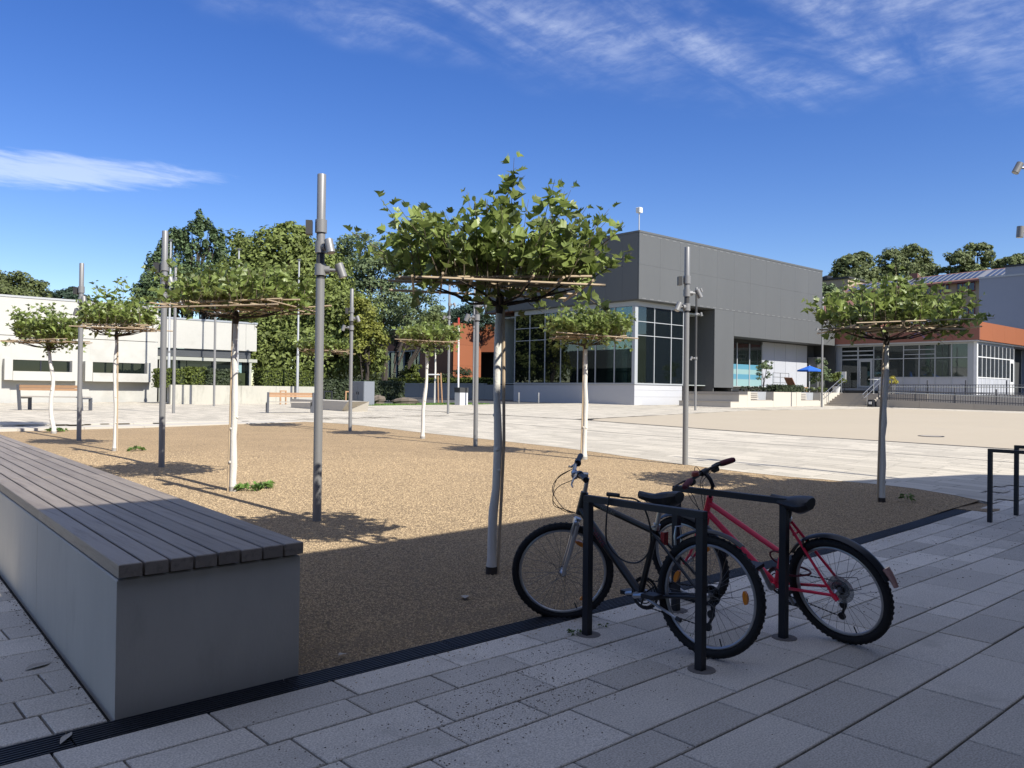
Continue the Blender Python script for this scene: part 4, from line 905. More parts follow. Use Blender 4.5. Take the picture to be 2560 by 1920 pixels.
# ------------------------------------------------------------------ small furniture of the plaza
def street_bench(cx, cy, ang, s, L, label):
    """bench seen from behind: L metres long, local x along it, local y towards its front"""
    z = float(plaza_z(np.array(cx), np.array(cy)))+.012
    r_ = thing('street_bench', label, 'bench', (cx, cy, z), 'timber and steel benches on the far plaza')
    c_, s_ = math.cos(ang), math.sin(ang)
    xf = lambda v: np.stack([cx+v[:, 0]*c_-v[:, 1]*s_, cy+v[:, 0]*s_+v[:, 1]*c_, z+v[:, 2]], -1)
    def nb(): b = MB(); b.xf = xf; return b
    for e in (-1, 1):
        x = e*(L/2-.04*s); w = .04*s
        b = nb(); b.add([(x-w, -.03*s, 0), (x+w, -.03*s, 0), (x+w, .05*s, 0), (x-w, .05*s, 0), (x-w, -.12*s, .80*s), (x+w, -.12*s, .80*s), (x+w, -.06*s, .80*s), (x-w, -.06*s, .80*s)], [(0, 3, 2, 1), (4, 5, 6, 7), (0, 1, 5, 4), (1, 2, 6, 5), (2, 3, 7, 6), (3, 0, 4, 7)]); b.build('leg', m_leg, r_)
        b = nb(); b.box(x-w, .44*s, 0, x+w, .52*s, .40*s); b.build('leg', m_leg, r_)
        b = nb(); b.box(x-w, .06*s, .36*s, x+w, .435*s, .40*s); b.build('seat_arm', m_leg, r_)
    for (y0, y1, z0, z1, mm) in ((-.085*s, -.045*s, .70*s, .79*s, m_slat), (-.08*s, -.04*s, .62*s, .69*s, m_slat)):
        b = nb(); b.box(-L/2+.05*s, y0, z0, L/2-.05*s, y1, z1); b.build('back_slat', mm, r_)
    for k in range(4):
        b = nb(); b.box(-L/2+.03*s, (.04+.12*k)*s, .403*s, L/2-.03*s, (.14+.12*k)*s, .44*s); b.build('seat_slat', m_slatp, r_)
street_bench(14.36, 28.25, R(-21), .97, 1.72, 'timber-backed bench behind the nearest lamp post, by the stone block')
street_bench(7.5, 33.43, R(-46.3), 1.17, 2.45, 'timber-backed bench at far left before the pale building')
blkx = thing('stone_seat_block', 'long low stone seating block with a sloped sunlit end', 'seating block', (17.5, 31, .55))
zc = .53
MB().add([(17.1, 29.3, zc), (18.0, 28.75, zc), (18.2, 33.9, zc+.03), (17.25, 33.9, zc+.03), (17.1, 28.75, zc+.44), (18.0, 28.6, zc+.44), (18.2, 33.9, zc+.47), (17.25, 33.9, zc+.47)], [(0, 3, 2, 1), (4, 5, 6, 7), (0, 1, 5, 4), (1, 2, 6, 5), (2, 3, 7, 6), (3, 0, 4, 7)]).build('block', m_cream, blkx)
cab = thing('utility_cabinet', 'grey two-door utility cabinet at the end of the low wall', 'cabinet', (22.1, 35.8, .6))
MB().cbox(21.85, 35.2, .5, 22.45, 36.35, 1.86, .01).build('body', m_cab, cab)
for (a_, b_) in ((35.22, 35.77), (35.79, 36.33)):
    d_ = MB().box(21.83, a_, .68, 21.848, b_, 1.82).build('door', m_cab, cab); MB().box(21.81, a_+.45 if a_ < 35.5 else a_+.06, 1.2, 21.828, a_+.49 if a_ < 35.5 else a_+.1, 1.34).build('handle', m_dark, d_)
def hoop(x, y, m, label, w=.5, h=.72):
    z = g(x, y); r_ = thing('bicycle_hoop', label, 'bike rack', (x, y, z), 'small hoops before the low wall'); b = MB()
    b.box(x-w/2, y-.03, z, x-w/2+.06, y+.03, z+h); b.box(x+w/2-.06, y-.03, z, x+w/2, y+.03, z+h); b.box(x-w/2+.061, y-.03, z+h-.06, x+w/2-.061, y+.03, z+h); b.build('frame', m, r_)
hoop(20.9, 37.1, m_dark, 'black hoop in front of the low wall, between two lamp posts'); hoop(21.75, 36.55, m_slat, 'rusty hoop beside the utility cabinet', .35); hoop(19.0, 38.2, m_slat, 'rusty hoop behind the timber bench', .35)
bar = thing('barrier_gate', 'white barrier housing with its boom raised upright', 'barrier', (27.59, 34.66, .67))
MB().cbox(27.3, 34.4, .6, 27.85, 34.85, 1.36, .02).build('housing', m_box, bar); MB().box(27.28, 34.38, 1.362, 27.87, 34.87, 1.62).build('motor_head', m_in, bar)
for k in range(9): MB().cyl((27.5-.004*k, 34.8, 1.62+k*.42), (27.5-.004*(k+1), 34.8, 1.62+(k+1)*.42-.003), .05, 8).build('boom_section', m_redp if k == 8 else m_sign, bar, True)
for i, (x, y) in enumerate(((33.69, 36.7), (35.0, 36.32))):
    z = g(x, y); r_ = thing('bollard', ['grey steel bollard left of the pair before the pavilion plinth', 'grey steel bollard right of the pair before the pavilion plinth'][i], 'bollard', (x, y, z), 'bollards before the pavilion')
    MB().lathe([(.05, 0), (.05, .64), (.04, .66)], (x, y, z-.01), 10).build('post', m_lamp, r_, True)
def boulder(x, y, l, w, h, ang, seed, label):
    r_ = np.random.RandomState(seed); V = []; F = []; n, m = 10, 6; z = g(x, y)-.05
    for j in range(m+1):
        t = j/m
        for i in range(n):
            q = 2*math.pi*i/n; rr = (math.sin(math.pi*(.18+.82*(1-t)*.98)) if t > .2 else .9)*(1+r_.uniform(-.14, .14)) if j < m else .25
            u, v = l*rr*math.cos(q), w*rr*math.sin(q); V.append((x+u*math.cos(ang)-v*math.sin(ang), y+u*math.sin(ang)+v*math.cos(ang), z+h*t*(1+r_.uniform(-.08, .08))))
    F = [(j*n+i, j*n+(i+1) % n, (j+1)*n+(i+1) % n, (j+1)*n+i) for j in range(m) for i in range(n)]+[tuple(range(m*n, (m+1)*n))]
    tag(MB().add(V, F).build('boulder', m_stone), label, 'boulder', 'boulders on the grass strip')
boulder(23.7, 36.7, .42, .3, .55, .5, 1, 'upright brown boulder on the grass strip by the cabinet')
boulder(24.9, 36.0, .75, .3, .42, -.7, 4, 'long low brown boulder on the grass strip')
# parasol, planters and small things on the terrace
um = thing('blue_parasol', 'open bright blue parasol on the terrace', 'parasol', (51.85, 27.5, 1.6))
b = MB(); n = 8; V = [(51.85, 27.5, 3.42)]
for i in range(n): q = 2*math.pi*(i+.5)/n; V.append((51.85+.80*math.cos(q), 27.5+.80*math.sin(q), 3.12))
for i in range(n): q = 2*math.pi*(i+.5)/n; V.append((51.85+.805*math.cos(q), 27.5+.805*math.sin(q), 3.02))
V.append((51.85, 27.5, 3.36)); b.add(V, [(0, 1+i, 1+(i+1) % n) for i in range(n)]+[(1+i, 9+i, 9+(i+1) % n, 1+(i+1) % n) for i in range(n)])
b.build('canopy', m_blue, um); MB().cyl((51.85, 27.5, 1.6), (51.85, 27.5, 3.47), .025, 8).build('pole', m_sign, um, True)
for i in range(n): q = 2*math.pi*(i+.5)/n; MB().cyl((51.85, 27.5, 3.34), (51.85+.78*math.cos(q), 27.5+.78*math.sin(q), 3.09), .012, 5).build('rib', m_flag, um)
um2 = thing('folded_parasol', 'folded blue parasol hidden behind the right tree trunk by the glazed front', 'parasol', (59, 25.8, 1.6))
MB().lathe([(.03, 0), (.03, .5), (.16, .6), (.12, 1.4), (.03, 1.75)], (59.6, 25.9, 1.58), 10).build('canopy', m_blue, um2, True)
sg = thing('menu_board', 'white notice board standing before the entrance side pane', 'sign', (60.6, 29.6, 1.6))
MB().box(60.6, 29.2, 2.65, 60.66, 30.05, 3.25).build('board', m_sign, sg); MB().box(60.585, 29.4, 2.75, 60.598, 29.7, 3.0).build('notice', m_teal, sg)
for y in (29.3, 29.95): MB().box(60.62, y-.02, 1.58, 60.66, y+.02, 2.65).build('leg', m_dark, sg)
rk = thing('towel_rack', 'grey tube rack standing against the pale wall of the terrace', 'rack', (54, 31, 1.6)); b = MB()
for x in (53.2, 54.2, 55.4): b.cyl((x, 31.0, 1.6), (x, 31.0, 3.0), .025, 6)
for z in (2.3, 2.7, 3.0): b.cyl((53.2, 31.0, z), (55.4, 31.0, z), .02, 6)
b.build('frame', m_steel, rk)
dc = thing('deck_chair', 'brown deck chair with a raised back on the terrace', 'chair', (54.6, 30, 1.6))
MB().add([(53.6, 29.4, 2.0), (55.2, 29.4, 2.0), (55.2, 30.0, 2.0), (53.6, 30.0, 2.0), (53.6, 29.4, 1.93), (55.2, 29.4, 1.93), (55.2, 30.0, 1.93), (53.6, 30.0, 1.93)], [(0, 1, 2, 3), (7, 6, 5, 4), (0, 4, 5, 1), (1, 5, 6, 2), (2, 6, 7, 3), (3, 7, 4, 0)]).build('seat', m_slat, dc)
MB().add([(53.6, 29.4, 2.0), (53.6, 30.0, 2.0), (53.0, 30.0, 2.65), (53.0, 29.4, 2.65), (53.55, 29.4, 1.97), (53.55, 30.0, 1.97), (52.95, 30.0, 2.62), (52.95, 29.4, 2.62)], [(0, 1, 2, 3), (7, 6, 5, 4), (0, 4, 5, 1), (1, 5, 6, 2), (2, 6, 7, 3), (3, 7, 4, 0)]).build('back', m_brown, dc)
for x in (53.7, 55.1):
    for y in (29.45, 29.95): MB().box(x-.03, y-.03, 1.58, x+.03, y+.03, 1.93).build('leg', m_slat, dc)
tb = thing('bistro_table', 'small round white table beside the entrance', 'table', (60, 26.8, 1.6))
MB().lathe([(.38, 0), (.38, .03), (.36, .04)], (60.0, 26.8, 2.62), 16).build('top', m_sign, tb); MB().lathe([(.2, 0), (.03, .05), (.03, 1.02)], (60.0, 26.8, 1.6), 10).build('leg', m_steel, tb)

# ------------------------------------------------------------------ lamps
AR = -42.07                                     # world azimuth of "to the right" seen from the plaza's long axis
def lamp(x, y, h, cfg, label, group='grey spotlight lamp posts in rows along the gravel', r=.0475, box=True, ztop=None):
    """cylindrical post; cfg lists (metres below the top, azimuth, tilt, reach) of its spotlights"""
    z = ztop if ztop is not None else g(x, y); T = z+h
    p = thing('lamp_post', label, 'lamp post', (x, y, z), group)
    c0 = min(d for d, *_ in cfg); c1 = max(d for d, *_ in cfg)
    MB().lathe([(r, -.05), (r, h-c1-.10)], (x, y, z), 20).build('column', m_lamp, p, True)
    MB().lathe([(r*.93, h-c1-.10), (r*.93, h-c0+.02)], (x, y, z), 20).build('neck', m_lampd if r > .04 else m_lamp, p, True)
    MB().lathe([(r, h-c0+.022), (r, h-.006), (r*.94, h)], (x, y, z), 20).build('head_tube', m_lamp, p, True)
    if box is not None and box is not False:
        bz = T-.57; a = R(box); d = np.array([math.cos(a), math.sin(a), 0]); s = np.array([-d[1], d[0], 0])
        MB().lathe([(r*1.34, bz-.07), (r*1.34, bz+.07)], (x, y, 0), 20).build('collar', m_lamp, p, True)
        c = np.array([x, y, bz-.02])+d*.125; b = MB(); V = []
        for e, f, k in ((-1, -1, -1), (1, -1, -1), (1, 1, -1), (-1, 1, -1), (-1, -1, 1), (1, -1, 1), (1, 1, 1), (-1, 1, 1)): V.append(c+d*.035*e+s*.055*f+np.array([0, 0, .075*k]))
        b.add(V, [(0, 3, 2, 1), (4, 5, 6, 7), (0, 1, 5, 4), (1, 2, 6, 5), (2, 3, 7, 6), (3, 0, 4, 7)]); b.build('sensor_box', m_lampd, p)
    for (dn, az, tilt, reach) in cfg:
        cz = T-dn; a = R(az); d = np.array([math.cos(a), math.sin(a), 0])
        MB().lathe([(r*1.3, cz-.062), (r*1.3, cz+.062)], (x, y, 0), 20).build('collar', m_lamp, p, True)
        c = np.array([x, y, cz]); k = r/.0475
        hd = c+d*(reach+.09)*k; b = MB(); b.cyl(c+d*.03, c+d*(.10*k), .043*k, 14); b.cyl(c+d*.10*k, hd, .018*k, 8)
        ax = d*math.sin(R(tilt))+np.array([0, 0, -math.cos(R(tilt))]); hr = .047*k
        b.cyl(hd-ax*.075*k, hd+ax*.08*k, hr, 16); sp = b.build('spotlight', m_lamp, p, True)
        b = MB(); b.cyl(hd+ax*.0801*k, hd+ax*.083*k, hr*.8, 14); b.build('lens', m_lens, sp)
    return p
Lf, Rt, To = AR+180, AR, 228
lamp(4.41, 8.03, 3.79, [(.80, Rt-38, 18, .06), (1.045, Rt+5, 20, .13)], 'lamp post nearest the camera, standing alone left of the big tree', box=Lf+10)
lamp(4.62, 13.46, 3.79, [(.80, Rt-30, 20, .06), (1.045, Rt, 25, .10)], 'lamp post between the long bench and the white tree trunk with the wide crown', box=Lf)
lamp(4.87, 19.23, 3.82, [(.80, Rt-40, 15, .05), (1.045, Lf-30, 25, .09)], 'lamp post standing before the left end bench and pale wall', box=Lf-10)
lamp(11.76, 8.52, 3.79, [(.80, Rt+5, 25, .12), (1.045, Lf+30, 28, .10)], 'lamp post rising behind the red handlebar, in front of the grey pavilion', box=Lf)
lamp(11.46, 19.14, 3.82, [(.80, Rt, 20, .08), (1.045, Lf, 18, .12)], 'lamp post in front of the stone seating block, just right of the nearest lamp', box=Lf)
lamp(11.07, 13.40, 3.79, [(.80, Rt-5, 18, .10), (1.045, Lf, 22, .12)], 'lamp post close left of the big tree trunk', box=None)
lamp(10.41, 29.22, 5.15, [(.95, Lf+20, 20, .10), (1.25, Rt, 22, .10)], 'taller lamp post between two white flagpoles before the low wall', 'slim tall lamp posts on the far plaza', .05, None)
lamp(19.36, 25.12, 5.5, [(1.25, Rt, 20, .12), (1.75, Lf, 20, .12)], 'tall thin lamp post right of the small staked tree', 'slim tall lamp posts on the far plaza', .045, None)
lamp(33.29, 23.55, 6.0, [(.12, Rt+10, 24, .12), (3.45, Lf, 20, .1), (4.1, Rt, 10, .12)][:2]+[(1.3, Rt, 10, .12)], 'tall thin lamp post before the stepped terrace seating', 'slim tall lamp posts on the far plaza', .055, None)
lamp(46.39, 23.81, 6.6, [(1.5, Rt, 14, .16), (1.95, Lf, 20, .16)], 'tall thin lamp post before the terrace wall, by the stairs', 'slim tall lamp posts on the far plaza', .06, None)
lamp(14.905, 36.775, 5.6, [(1.0, Lf, 20, .1), (1.3, Rt, 20, .1)], 'tall thin lamp post standing before the low wall and dark hedge', 'slim tall lamp posts on the far plaza', .05, None)
lamp(27.74, 33.81, 6.2, [(1.6, Lf, 20, .1), (2.0, Rt, 20, .1)], 'tall thin lamp post beside the barrier housing', 'slim tall lamp posts on the far plaza', .05, None)
# one more post stands just outside the right edge; only its two spotlights reach into the picture
lamp(13.2, 3.55, 5.4, [(.82, Lf, 28, .25), (1.72, Lf, 4, .21)], 'spotlights reaching in at the right edge from a lamp post outside', box=Rt)
MASTS = ((14.77, 42.2, 8.2, 'white flagpole by the corner of the pale concrete building'), (17.9, 41.2, 8.0, 'white flagpole hidden behind the white trunk of the wide tree'), (20.6, 39.8, 7.6, 'white flagpole rising in front of the bright green block hedge'))
for (x, y, h, lb_) in MASTS:
    z = g(x, y); f = thing('flagpole', lb_, 'flagpole', (x, y, z), 'three white flagpoles at the low wall')
    MB().lathe([(.075, -.05), (.07, 2.6), (.055, 2.65), (.04, h)], (x, y, z), 12).build('pole', m_flag, f, True)
    MB().lathe([(.11, 0), (.12, .03), (.05, .07)], (x, y, z+h), 10).build('cap', m_leg, f); MB().lathe([(.082, 0), (.082, .09)], (x, y, z+2.55), 12).build('collar', m_lamp, f)

# ------------------------------------------------------------------ roof-trained plane trees
m_oldp = mat('worn_trunk_paint', (.36, .345, .31), .85, .2, 14, .6, 60, dark=((.2, .18, .15), 9, .55))
def leaf_base(fold=.45, droop=.25, seed=0):
    r_ = random.Random(seed); j = lambda: r_.uniform(-.03, .03)
    half = [(.06, -.02), (.34, .02), (.52, .24), (.34, .30), (.56, .56), (.27, .56), (.22, .72)]
    mid = [(0, 0), (0, .28), (0, .52), (0, 1.0)]
    V = []
    for x, y in mid: V.append((x, y, -droop*y*y))
    rt = []
    for s in (1, -1):
        for x, y in half: V.append((s*(x+j()), y+j(), fold*x*(1-.2*y)-droop*y*y+j()))
    A = 4; B = 11
    F = []
    for o, flip in ((A, False), (B, True)):
        q = [(0, o, o+1, o+2), (0, o+2, o+3, 1), (1, o+3, o+4, o+5), (1, o+5, 2), (2, o+5, o+6), (2, o+6, 3)]
        F += [tuple(reversed(x)) if flip else x for x in q]
    return np.array(V), F
LEAVES = [leaf_base((.55, .8, 1.05, 1.3, 1.6)[k], .05+.13*k, k) for k in range(5)]
LEAFMESH = []
for k, (V, F) in enumerate(LEAVES):
    me = bpy.data.meshes.new('leaf'); me.from_pydata(V.tolist(), [], F); me.materials.append(m_leafo); LEAFMESH.append(me)
def basis(d, n):
    d = d/np.linalg.norm(d); n = n-d*(n@d); n = n/(np.linalg.norm(n)+1e-9); x = np.cross(d, n); return np.stack([x, d, n], 1)
def roof_tree(name_label, x, y, fz, top, ext, fr, th, seed, lean=(0, 0), nshoot=110, leafs=.105, individual=0, extra=(), dark_base=False, trunk_r=.034, group='white-trunked roof-trained plane trees', kink=.02, stake=True, stake_side=1, sprawl=1.0, low=.06, ztr=None, off=(0, 0), dens=1.0):
    """fz: height of the cane frame above ground; top: crown height above the frame; ext: crown half widths (along frame, across);
    fr: cane frame half size; th: frame azimuth"""
    R_ = np.random.RandomState(seed); z = ztr if ztr is not None else g(x, y)
    t = thing('plane_tree', name_label, 'tree', (x, y, z), group)
    tp = np.array([x+lean[0], y+lean[1], z+fz-.16]); b0 = np.array([x, y, z-.05])
    pts = []; n = 12
    for i in range(n+1):
        s = i/n; p = b0+(tp-b0)*s; w = kink*math.sin(s*7+seed)*math.sin(math.pi*s)
        p = p+np.array([w*RX[0]+R_.normal(0, .004), w*RX[1]+R_.normal(0, .004), 0]); pts.append(p)
    rad = [trunk_r*(1.18-.35*i/n)*(1+R_.uniform(-.07, .10)) for i in range(n+1)]; rad[0] *= 1.1
    k1 = n-1
    rad[6] *= 1.12; rad[8] *= .93
    dirt = MB(); dirt.tube([pts[0], pts[0]+(pts[1]-pts[0])*.62], [rad[0]*1.12, rad[0]*1.04], 12); dirt.build('trunk_base', m_bark if dark_base else m_oldp, t, True)
    pt_ = pts[k1]+(pts[n]-pts[k1])*.62
    tr = MB().tube([pts[0]+(pts[1]-pts[0])*.62]+pts[1:k1+1]+[pt_], [rad[0]]+rad[1:k1+1]+[rad[n]], 12).build('trunk', m_white, t, True)
    kb = MB()
    for _ in range(5):
        s = R_.uniform(.15, .8)*k1; i = int(s); p = pts[i]+(pts[i+1]-pts[i])*(s-i); a = R_.uniform(0, 6.28); d = np.array([math.cos(a), math.sin(a), .2])
        kb.tube([p+d*rad[i]*.5, p+d*rad[i]*1.15, p+d*rad[i]*1.3], [rad[i]*.6, rad[i]*.42, rad[i]*.1], 7)
    tag(kb.build('knots', m_white, t, True), kind='stuff')
    br = MB(); br.tube([pt_, pts[n], tp+np.array([0, 0, .10])], [rad[n]*1.06, rad[n]*1.45, rad[n]*.9], 10)
    cth, sth = math.cos(R(th)), math.sin(R(th)); ex = np.array([cth, sth, 0]); ey = np.array([-sth, cth, 0]); fc = tp+np.array([off[0], off[1], .16])
    nb_ = 11
    for i in range(nb_):
        a = 6.283*i/nb_+R_.uniform(-.2, .2); d = ex*math.cos(a)*fr[0]+ey*math.sin(a)*fr[1]; e = fc+d*R_.uniform(.8, 1.05)
        m_ = tp+d*.42+np.array([0, 0, .02+R_.uniform(0, .05)])+ex*R_.uniform(-.05, .05)
        br.tube([tp+d*.02, tp+d*.2+np.array([0, 0, .02]), m_, e], [.016, .012, .009, .005], 6)
    br.build('branches', m_bark, t, True)
    # cane frame, canes lashed one over the other
    for i in range(7):
        u = (-1+2*i/6)*fr[1]*.95; L = fr[0]*R_.uniform(.9, 1.12); jz = R_.uniform(-.012, .03); sh = R_.uniform(-.12, .12)
        p = fc+ey*u; MB().tube([p-ex*(L+sh)+np.array([0, 0, jz+R_.uniform(-.07, .05)]), p+ex*(L-sh)+np.array([0, 0, jz+R_.uniform(-.07, .05)])], R_.uniform(.009, .012), 7).build('cane', m_cane, t, True)
    for i in range(7):
        u = (-1+2*i/6)*fr[0]*.95; L = fr[1]*R_.uniform(.9, 1.1); p = fc+ex*u+np.array([0, 0, -.024])
        MB().tube([p-ey*L+np.array([0, 0, R_.uniform(-.02, .02)]), p+ey*L+np.array([0, 0, R_.uniform(-.02, .02)])], R_.uniform(.009, .012), 7).build('cane', m_cane, t, True)
    if stake:
        so = np.array([RX[0], RX[1], 0])*stake_side*(trunk_r*2.0)+np.array([FX[0], FX[1], 0])*-.02
        MB().tube([b0+so*.8, pts[n//2]+so*.72, tp+so*.42+np.array([0, 0, .05])], .0125, 8).build('stake', m_cane, t, True)
        for s in (.06, .38, .62, .95):
            i = int(s*n); p = pts[i]; q = MB(); e1 = so/np.linalg.norm(so); e2 = np.cross(UP, e1)
            q.ring(p+so*.45, e1*(rad[i]+np.linalg.norm(so)*.52), e2*(rad[i]*1.08), 1.0, .005, 18, 5); q.build('tie', m_tie, t)
    # shoots and leaves
    sh = MB(); P = []; D = []; Nn = []; S = []
    for i in range(nshoot+len(extra)):
        rr = math.sqrt(R_.uniform(0, 1)); a = R_.uniform(0, 6.283); u, v = rr*math.cos(a), rr*math.sin(a)
        base = fc+ex*u*fr[0]*1.02+ey*v*fr[1]*1.02+np.array([0, 0, .0])
        hang = R_.uniform() < low
        L = top*(1.04-.40*rr**1.6)*(R_.uniform(.22, 1.0)**.75)*(1.15 if R_.uniform() < .06 else 1)
        out = ex*u*(ext[0]-fr[0])+ey*v*(ext[1]-fr[1]); tip = base+out*R_.uniform(.5, 1.25)*sprawl+np.array([R_.normal(0, .05), R_.normal(0, .05), L])
        if hang: L = R_.uniform(.12, .3); tip = base+out*.8+np.array([R_.normal(0, .06), R_.normal(0, .06), -L*.9])
        mid_ = (base+tip)/2+np.array([R_.normal(0, .03), R_.normal(0, .03), R_.normal(0, .02)])-out*.12
        if i >= nshoot:
            du, dz = extra[i-nshoot]; rv = np.array([RX[0], RX[1], 0]); base = tp+np.array([0, 0, .16])+rv*du*.62+np.array([FX[0], FX[1], 0])*R_.uniform(-.4, .2); tip = tp+np.array([0, 0, .16+dz])+rv*du+np.array([FX[0], FX[1], 0])*R_.uniform(-.3, .2); mid_ = (base+tip)/2+rv*du*-.04+np.array([0, 0, .04])
        sh.tube([base, mid_, tip], [.0055, .004, .0018], 4, False)
        nl = max(3, int(np.linalg.norm(tip-base)/.047*dens)); ph = R_.uniform(0, 6.28)
        for k in range(nl):
            s = .10+.90*(k+.6)/nl; q = (1-s)**2*base+2*s*(1-s)*mid_+s*s*tip; a2 = ph+k*2.4; o = np.array([math.cos(a2), math.sin(a2), R_.uniform(-.15, .75)])
            sz = leafs*R_.uniform(.6, 1.25)*(1.0-.4*max(0, s-.75)/.25)
            d = o*R_.uniform(.5, 1)+np.array([0, 0, R_.uniform(-.55, .8)]); nrm = np.array([R_.normal(0, .75), R_.normal(0, .75), .75])+o*-.7
            P.append(q+o*R_.uniform(.02, .06)); D.append(d); Nn.append(nrm); S.append(sz)
    tag(sh.build('shoots', m_twig, t), kind='stuff')
    P = np.array(P); order = np.argsort(np.linalg.norm(P-np.array([0, 0, CAMH]), axis=1)) if individual else []
    # the leaves picked out singly are spread over the camera side of the crown
    single = set(order[:int(len(P)*.55)][R_.permutation(int(len(P)*.55))[:individual]]) if individual else set()
    VV = []; FF = []; c = 0
    for i in range(len(P)):
        k = i % 5; Vb, Fb = LEAVES[k]; B = basis(np.array(D[i]), np.array(Nn[i]))
        if i in single:
            o = bpy.data.objects.new('leaf', LEAFMESH[k]); C.objects.link(o); o.parent = t
            M3 = B*S[i]; o.matrix_local = Matrix([[*M3[0], P[i][0]-x], [*M3[1], P[i][1]-y], [*M3[2], P[i][2]-z], [0, 0, 0, 1]])
        else:
            VV.append((Vb*S[i])@B.T+P[i]); FF.extend([tuple(q+c for q in f) for f in Fb]); c += len(Vb)
    b = MB(); b.v = VV; b.f = FF; tag(b.build('foliage', m_leaf, t), kind='stuff')
    return t
def hpx(fd, py, px):                            # height above ground level zero of an image row at a forward distance (calibration only)
    d = (px-1280)/FPX*_r-(py-960)/FPX*_u+_w; return CAMH+d[2]*fd/(d@FX)
def tree_px(label, x, y, base_d, fy, ty, lx, rx, seed, **k):
    """sizes read off the photograph at the tree's own distance"""
    fd = x*ca+y*sa; s = fd/FPX; z = g(x, y)
    fz = hpx(fd, fy, (lx+rx)/2)-z; top = hpx(fd, ty, (lx+rx)/2)-z-fz; w = (rx-lx)*s/2
    frx = k.pop('frx', w*.70); rt = x*sa-y*ca; mid = (((lx+rx)/2-1280)*s)-rt; th = k.pop('th', AR)
    kk = k.pop('topx', 0.0)
    roof_tree(label, x, y, fz, top, (w, w*.85), (frx, frx*.85), th, seed, off=(RX[0]*(mid*.8-k.get('lean_r', 0)), RX[1]*(mid*.8-k.get('lean_r', 0))), lean=(RX[0]*k.get('lean_r', 0), RX[1]*k.get('lean_r', 0)), **{a: b for a, b in k.items() if a != 'lean_r'})
S_ = 2560/2212
tree_px('big plane tree in the middle with white trunk, nearest the camera', 4.32, 5.01, None, 616*S_, 408*S_, 795*S_, 1345*S_, 11, frx=.70, nshoot=120, individual=290, dark_base=True, leafs=.100, trunk_r=.033, lean_r=.045, kink=.022, stake_side=1, th=AR+6,
        extra=((-1.22, .42), (-.93, .62), (-.62, .55), (.10, .98), (.06, .86), (-.28, .76), (.42, .80), (.50, .72), (.86, .60), (.98, .46), (1.0, .18), (-1.0, .16), (.5, -.12), (-.3, -.14)))
tree_px('wide plane tree with straight white trunk behind the long bench', 4.53, 10.5, None, 662*S_, 566*S_, 378*S_, 672*S_, 23, frx=.85, nshoot=185, individual=250, leafs=.100, trunk_r=.040, stake_side=-1, kink=.008, th=AR-14, dens=1.0, extra=((-1.2, .5), (-1.1, .2), (1.15, .4), (1.2, .15), (-.9, .62), (.7, .66), (-1.25, .02), (1.1, -.05)))
tree_px('plane tree with thin trunk left of the second lamp, few tall shoots on top', 4.78, 16.44, None, 708*S_, 636*S_, 172*S_, 345*S_, 31, frx=.66, nshoot=82, leafs=.105, trunk_r=.034, stake_side=1, kink=.02, extra=((.05, .98), (.12, .85), (-.42, .86), (-.28, .75), (.35, .72), (.45, .6), (-.75, .5), (-.5, .6), (.8, .45)))
tree_px('leftmost plane tree with a crooked leaning white trunk', 5.02, 21.95, None, 738*S_, 656*S_, 5*S_, 185*S_, 47, frx=.76, nshoot=90, leafs=.118, trunk_r=.045, stake=False, kink=.06, lean_r=-.16, low=.12, extra=((-.9, .7), (-1.0, .4), (-.7, .8), (.3, .85), (.9, .5), (.0, -.35), (-.1, -.4), (.1, -.3), (.6, -.3)))
tree_px('plane tree left of the big trunk, in front of the rust building', 11.48, 15.87, None, 738*S_, 696*S_, 850*S_, 1004*S_, 53, frx=.62, nshoot=125, leafs=.11, trunk_r=.04, stake=False, kink=.02, lean_r=.08, extra=((.85, .4), (.8, .1), (-.8, .3), (.1, -.3), (.05, -.5), (.6, -.2), (.7, -.25)))
tree_px('neat flat-crowned plane tree in front of the pavilion glass', 11.0, 10.19, None, 728*S_, 660*S_, 1172*S_, 1376*S_, 61, frx=.66, nshoot=215, leafs=.09, trunk_r=.042, stake_side=-1, kink=.012, dens=1.15, extra=((-.1, .75), (-.2, .7), (.3, .66), (-.5, .62)))
tree_px('plane tree on the right with a ragged crown and a long side shoot', 10.68, 4.66, None, 708*S_, 592*S_, 1768*S_, 2105*S_, 71, frx=.80, nshoot=125, individual=280, dark_base=True, leafs=.100, trunk_r=.037, stake_side=-1, kink=.012, lean_r=.05, low=.06, dens=.95,
        extra=((.12, .82), (-.55, .62), (-.45, .55), (-.98, .35), (-1.0, .22), (-.9, .1), (1.05, .3), (1.0, .45), (1.32, .14), (1.28, .12), (.95, -.12), (1.0, -.16), (.8, -.22), (-.7, -.1), (.85, -.1)))
tree_px('plane tree hidden behind the nearest lamp post, trunk mostly covered', 11.05, 20.09, None, 758*S_, 722*S_, 640*S_, 765*S_, 83, frx=.6, nshoot=120, leafs=.115, trunk_r=.035, stake=False, kink=.03)

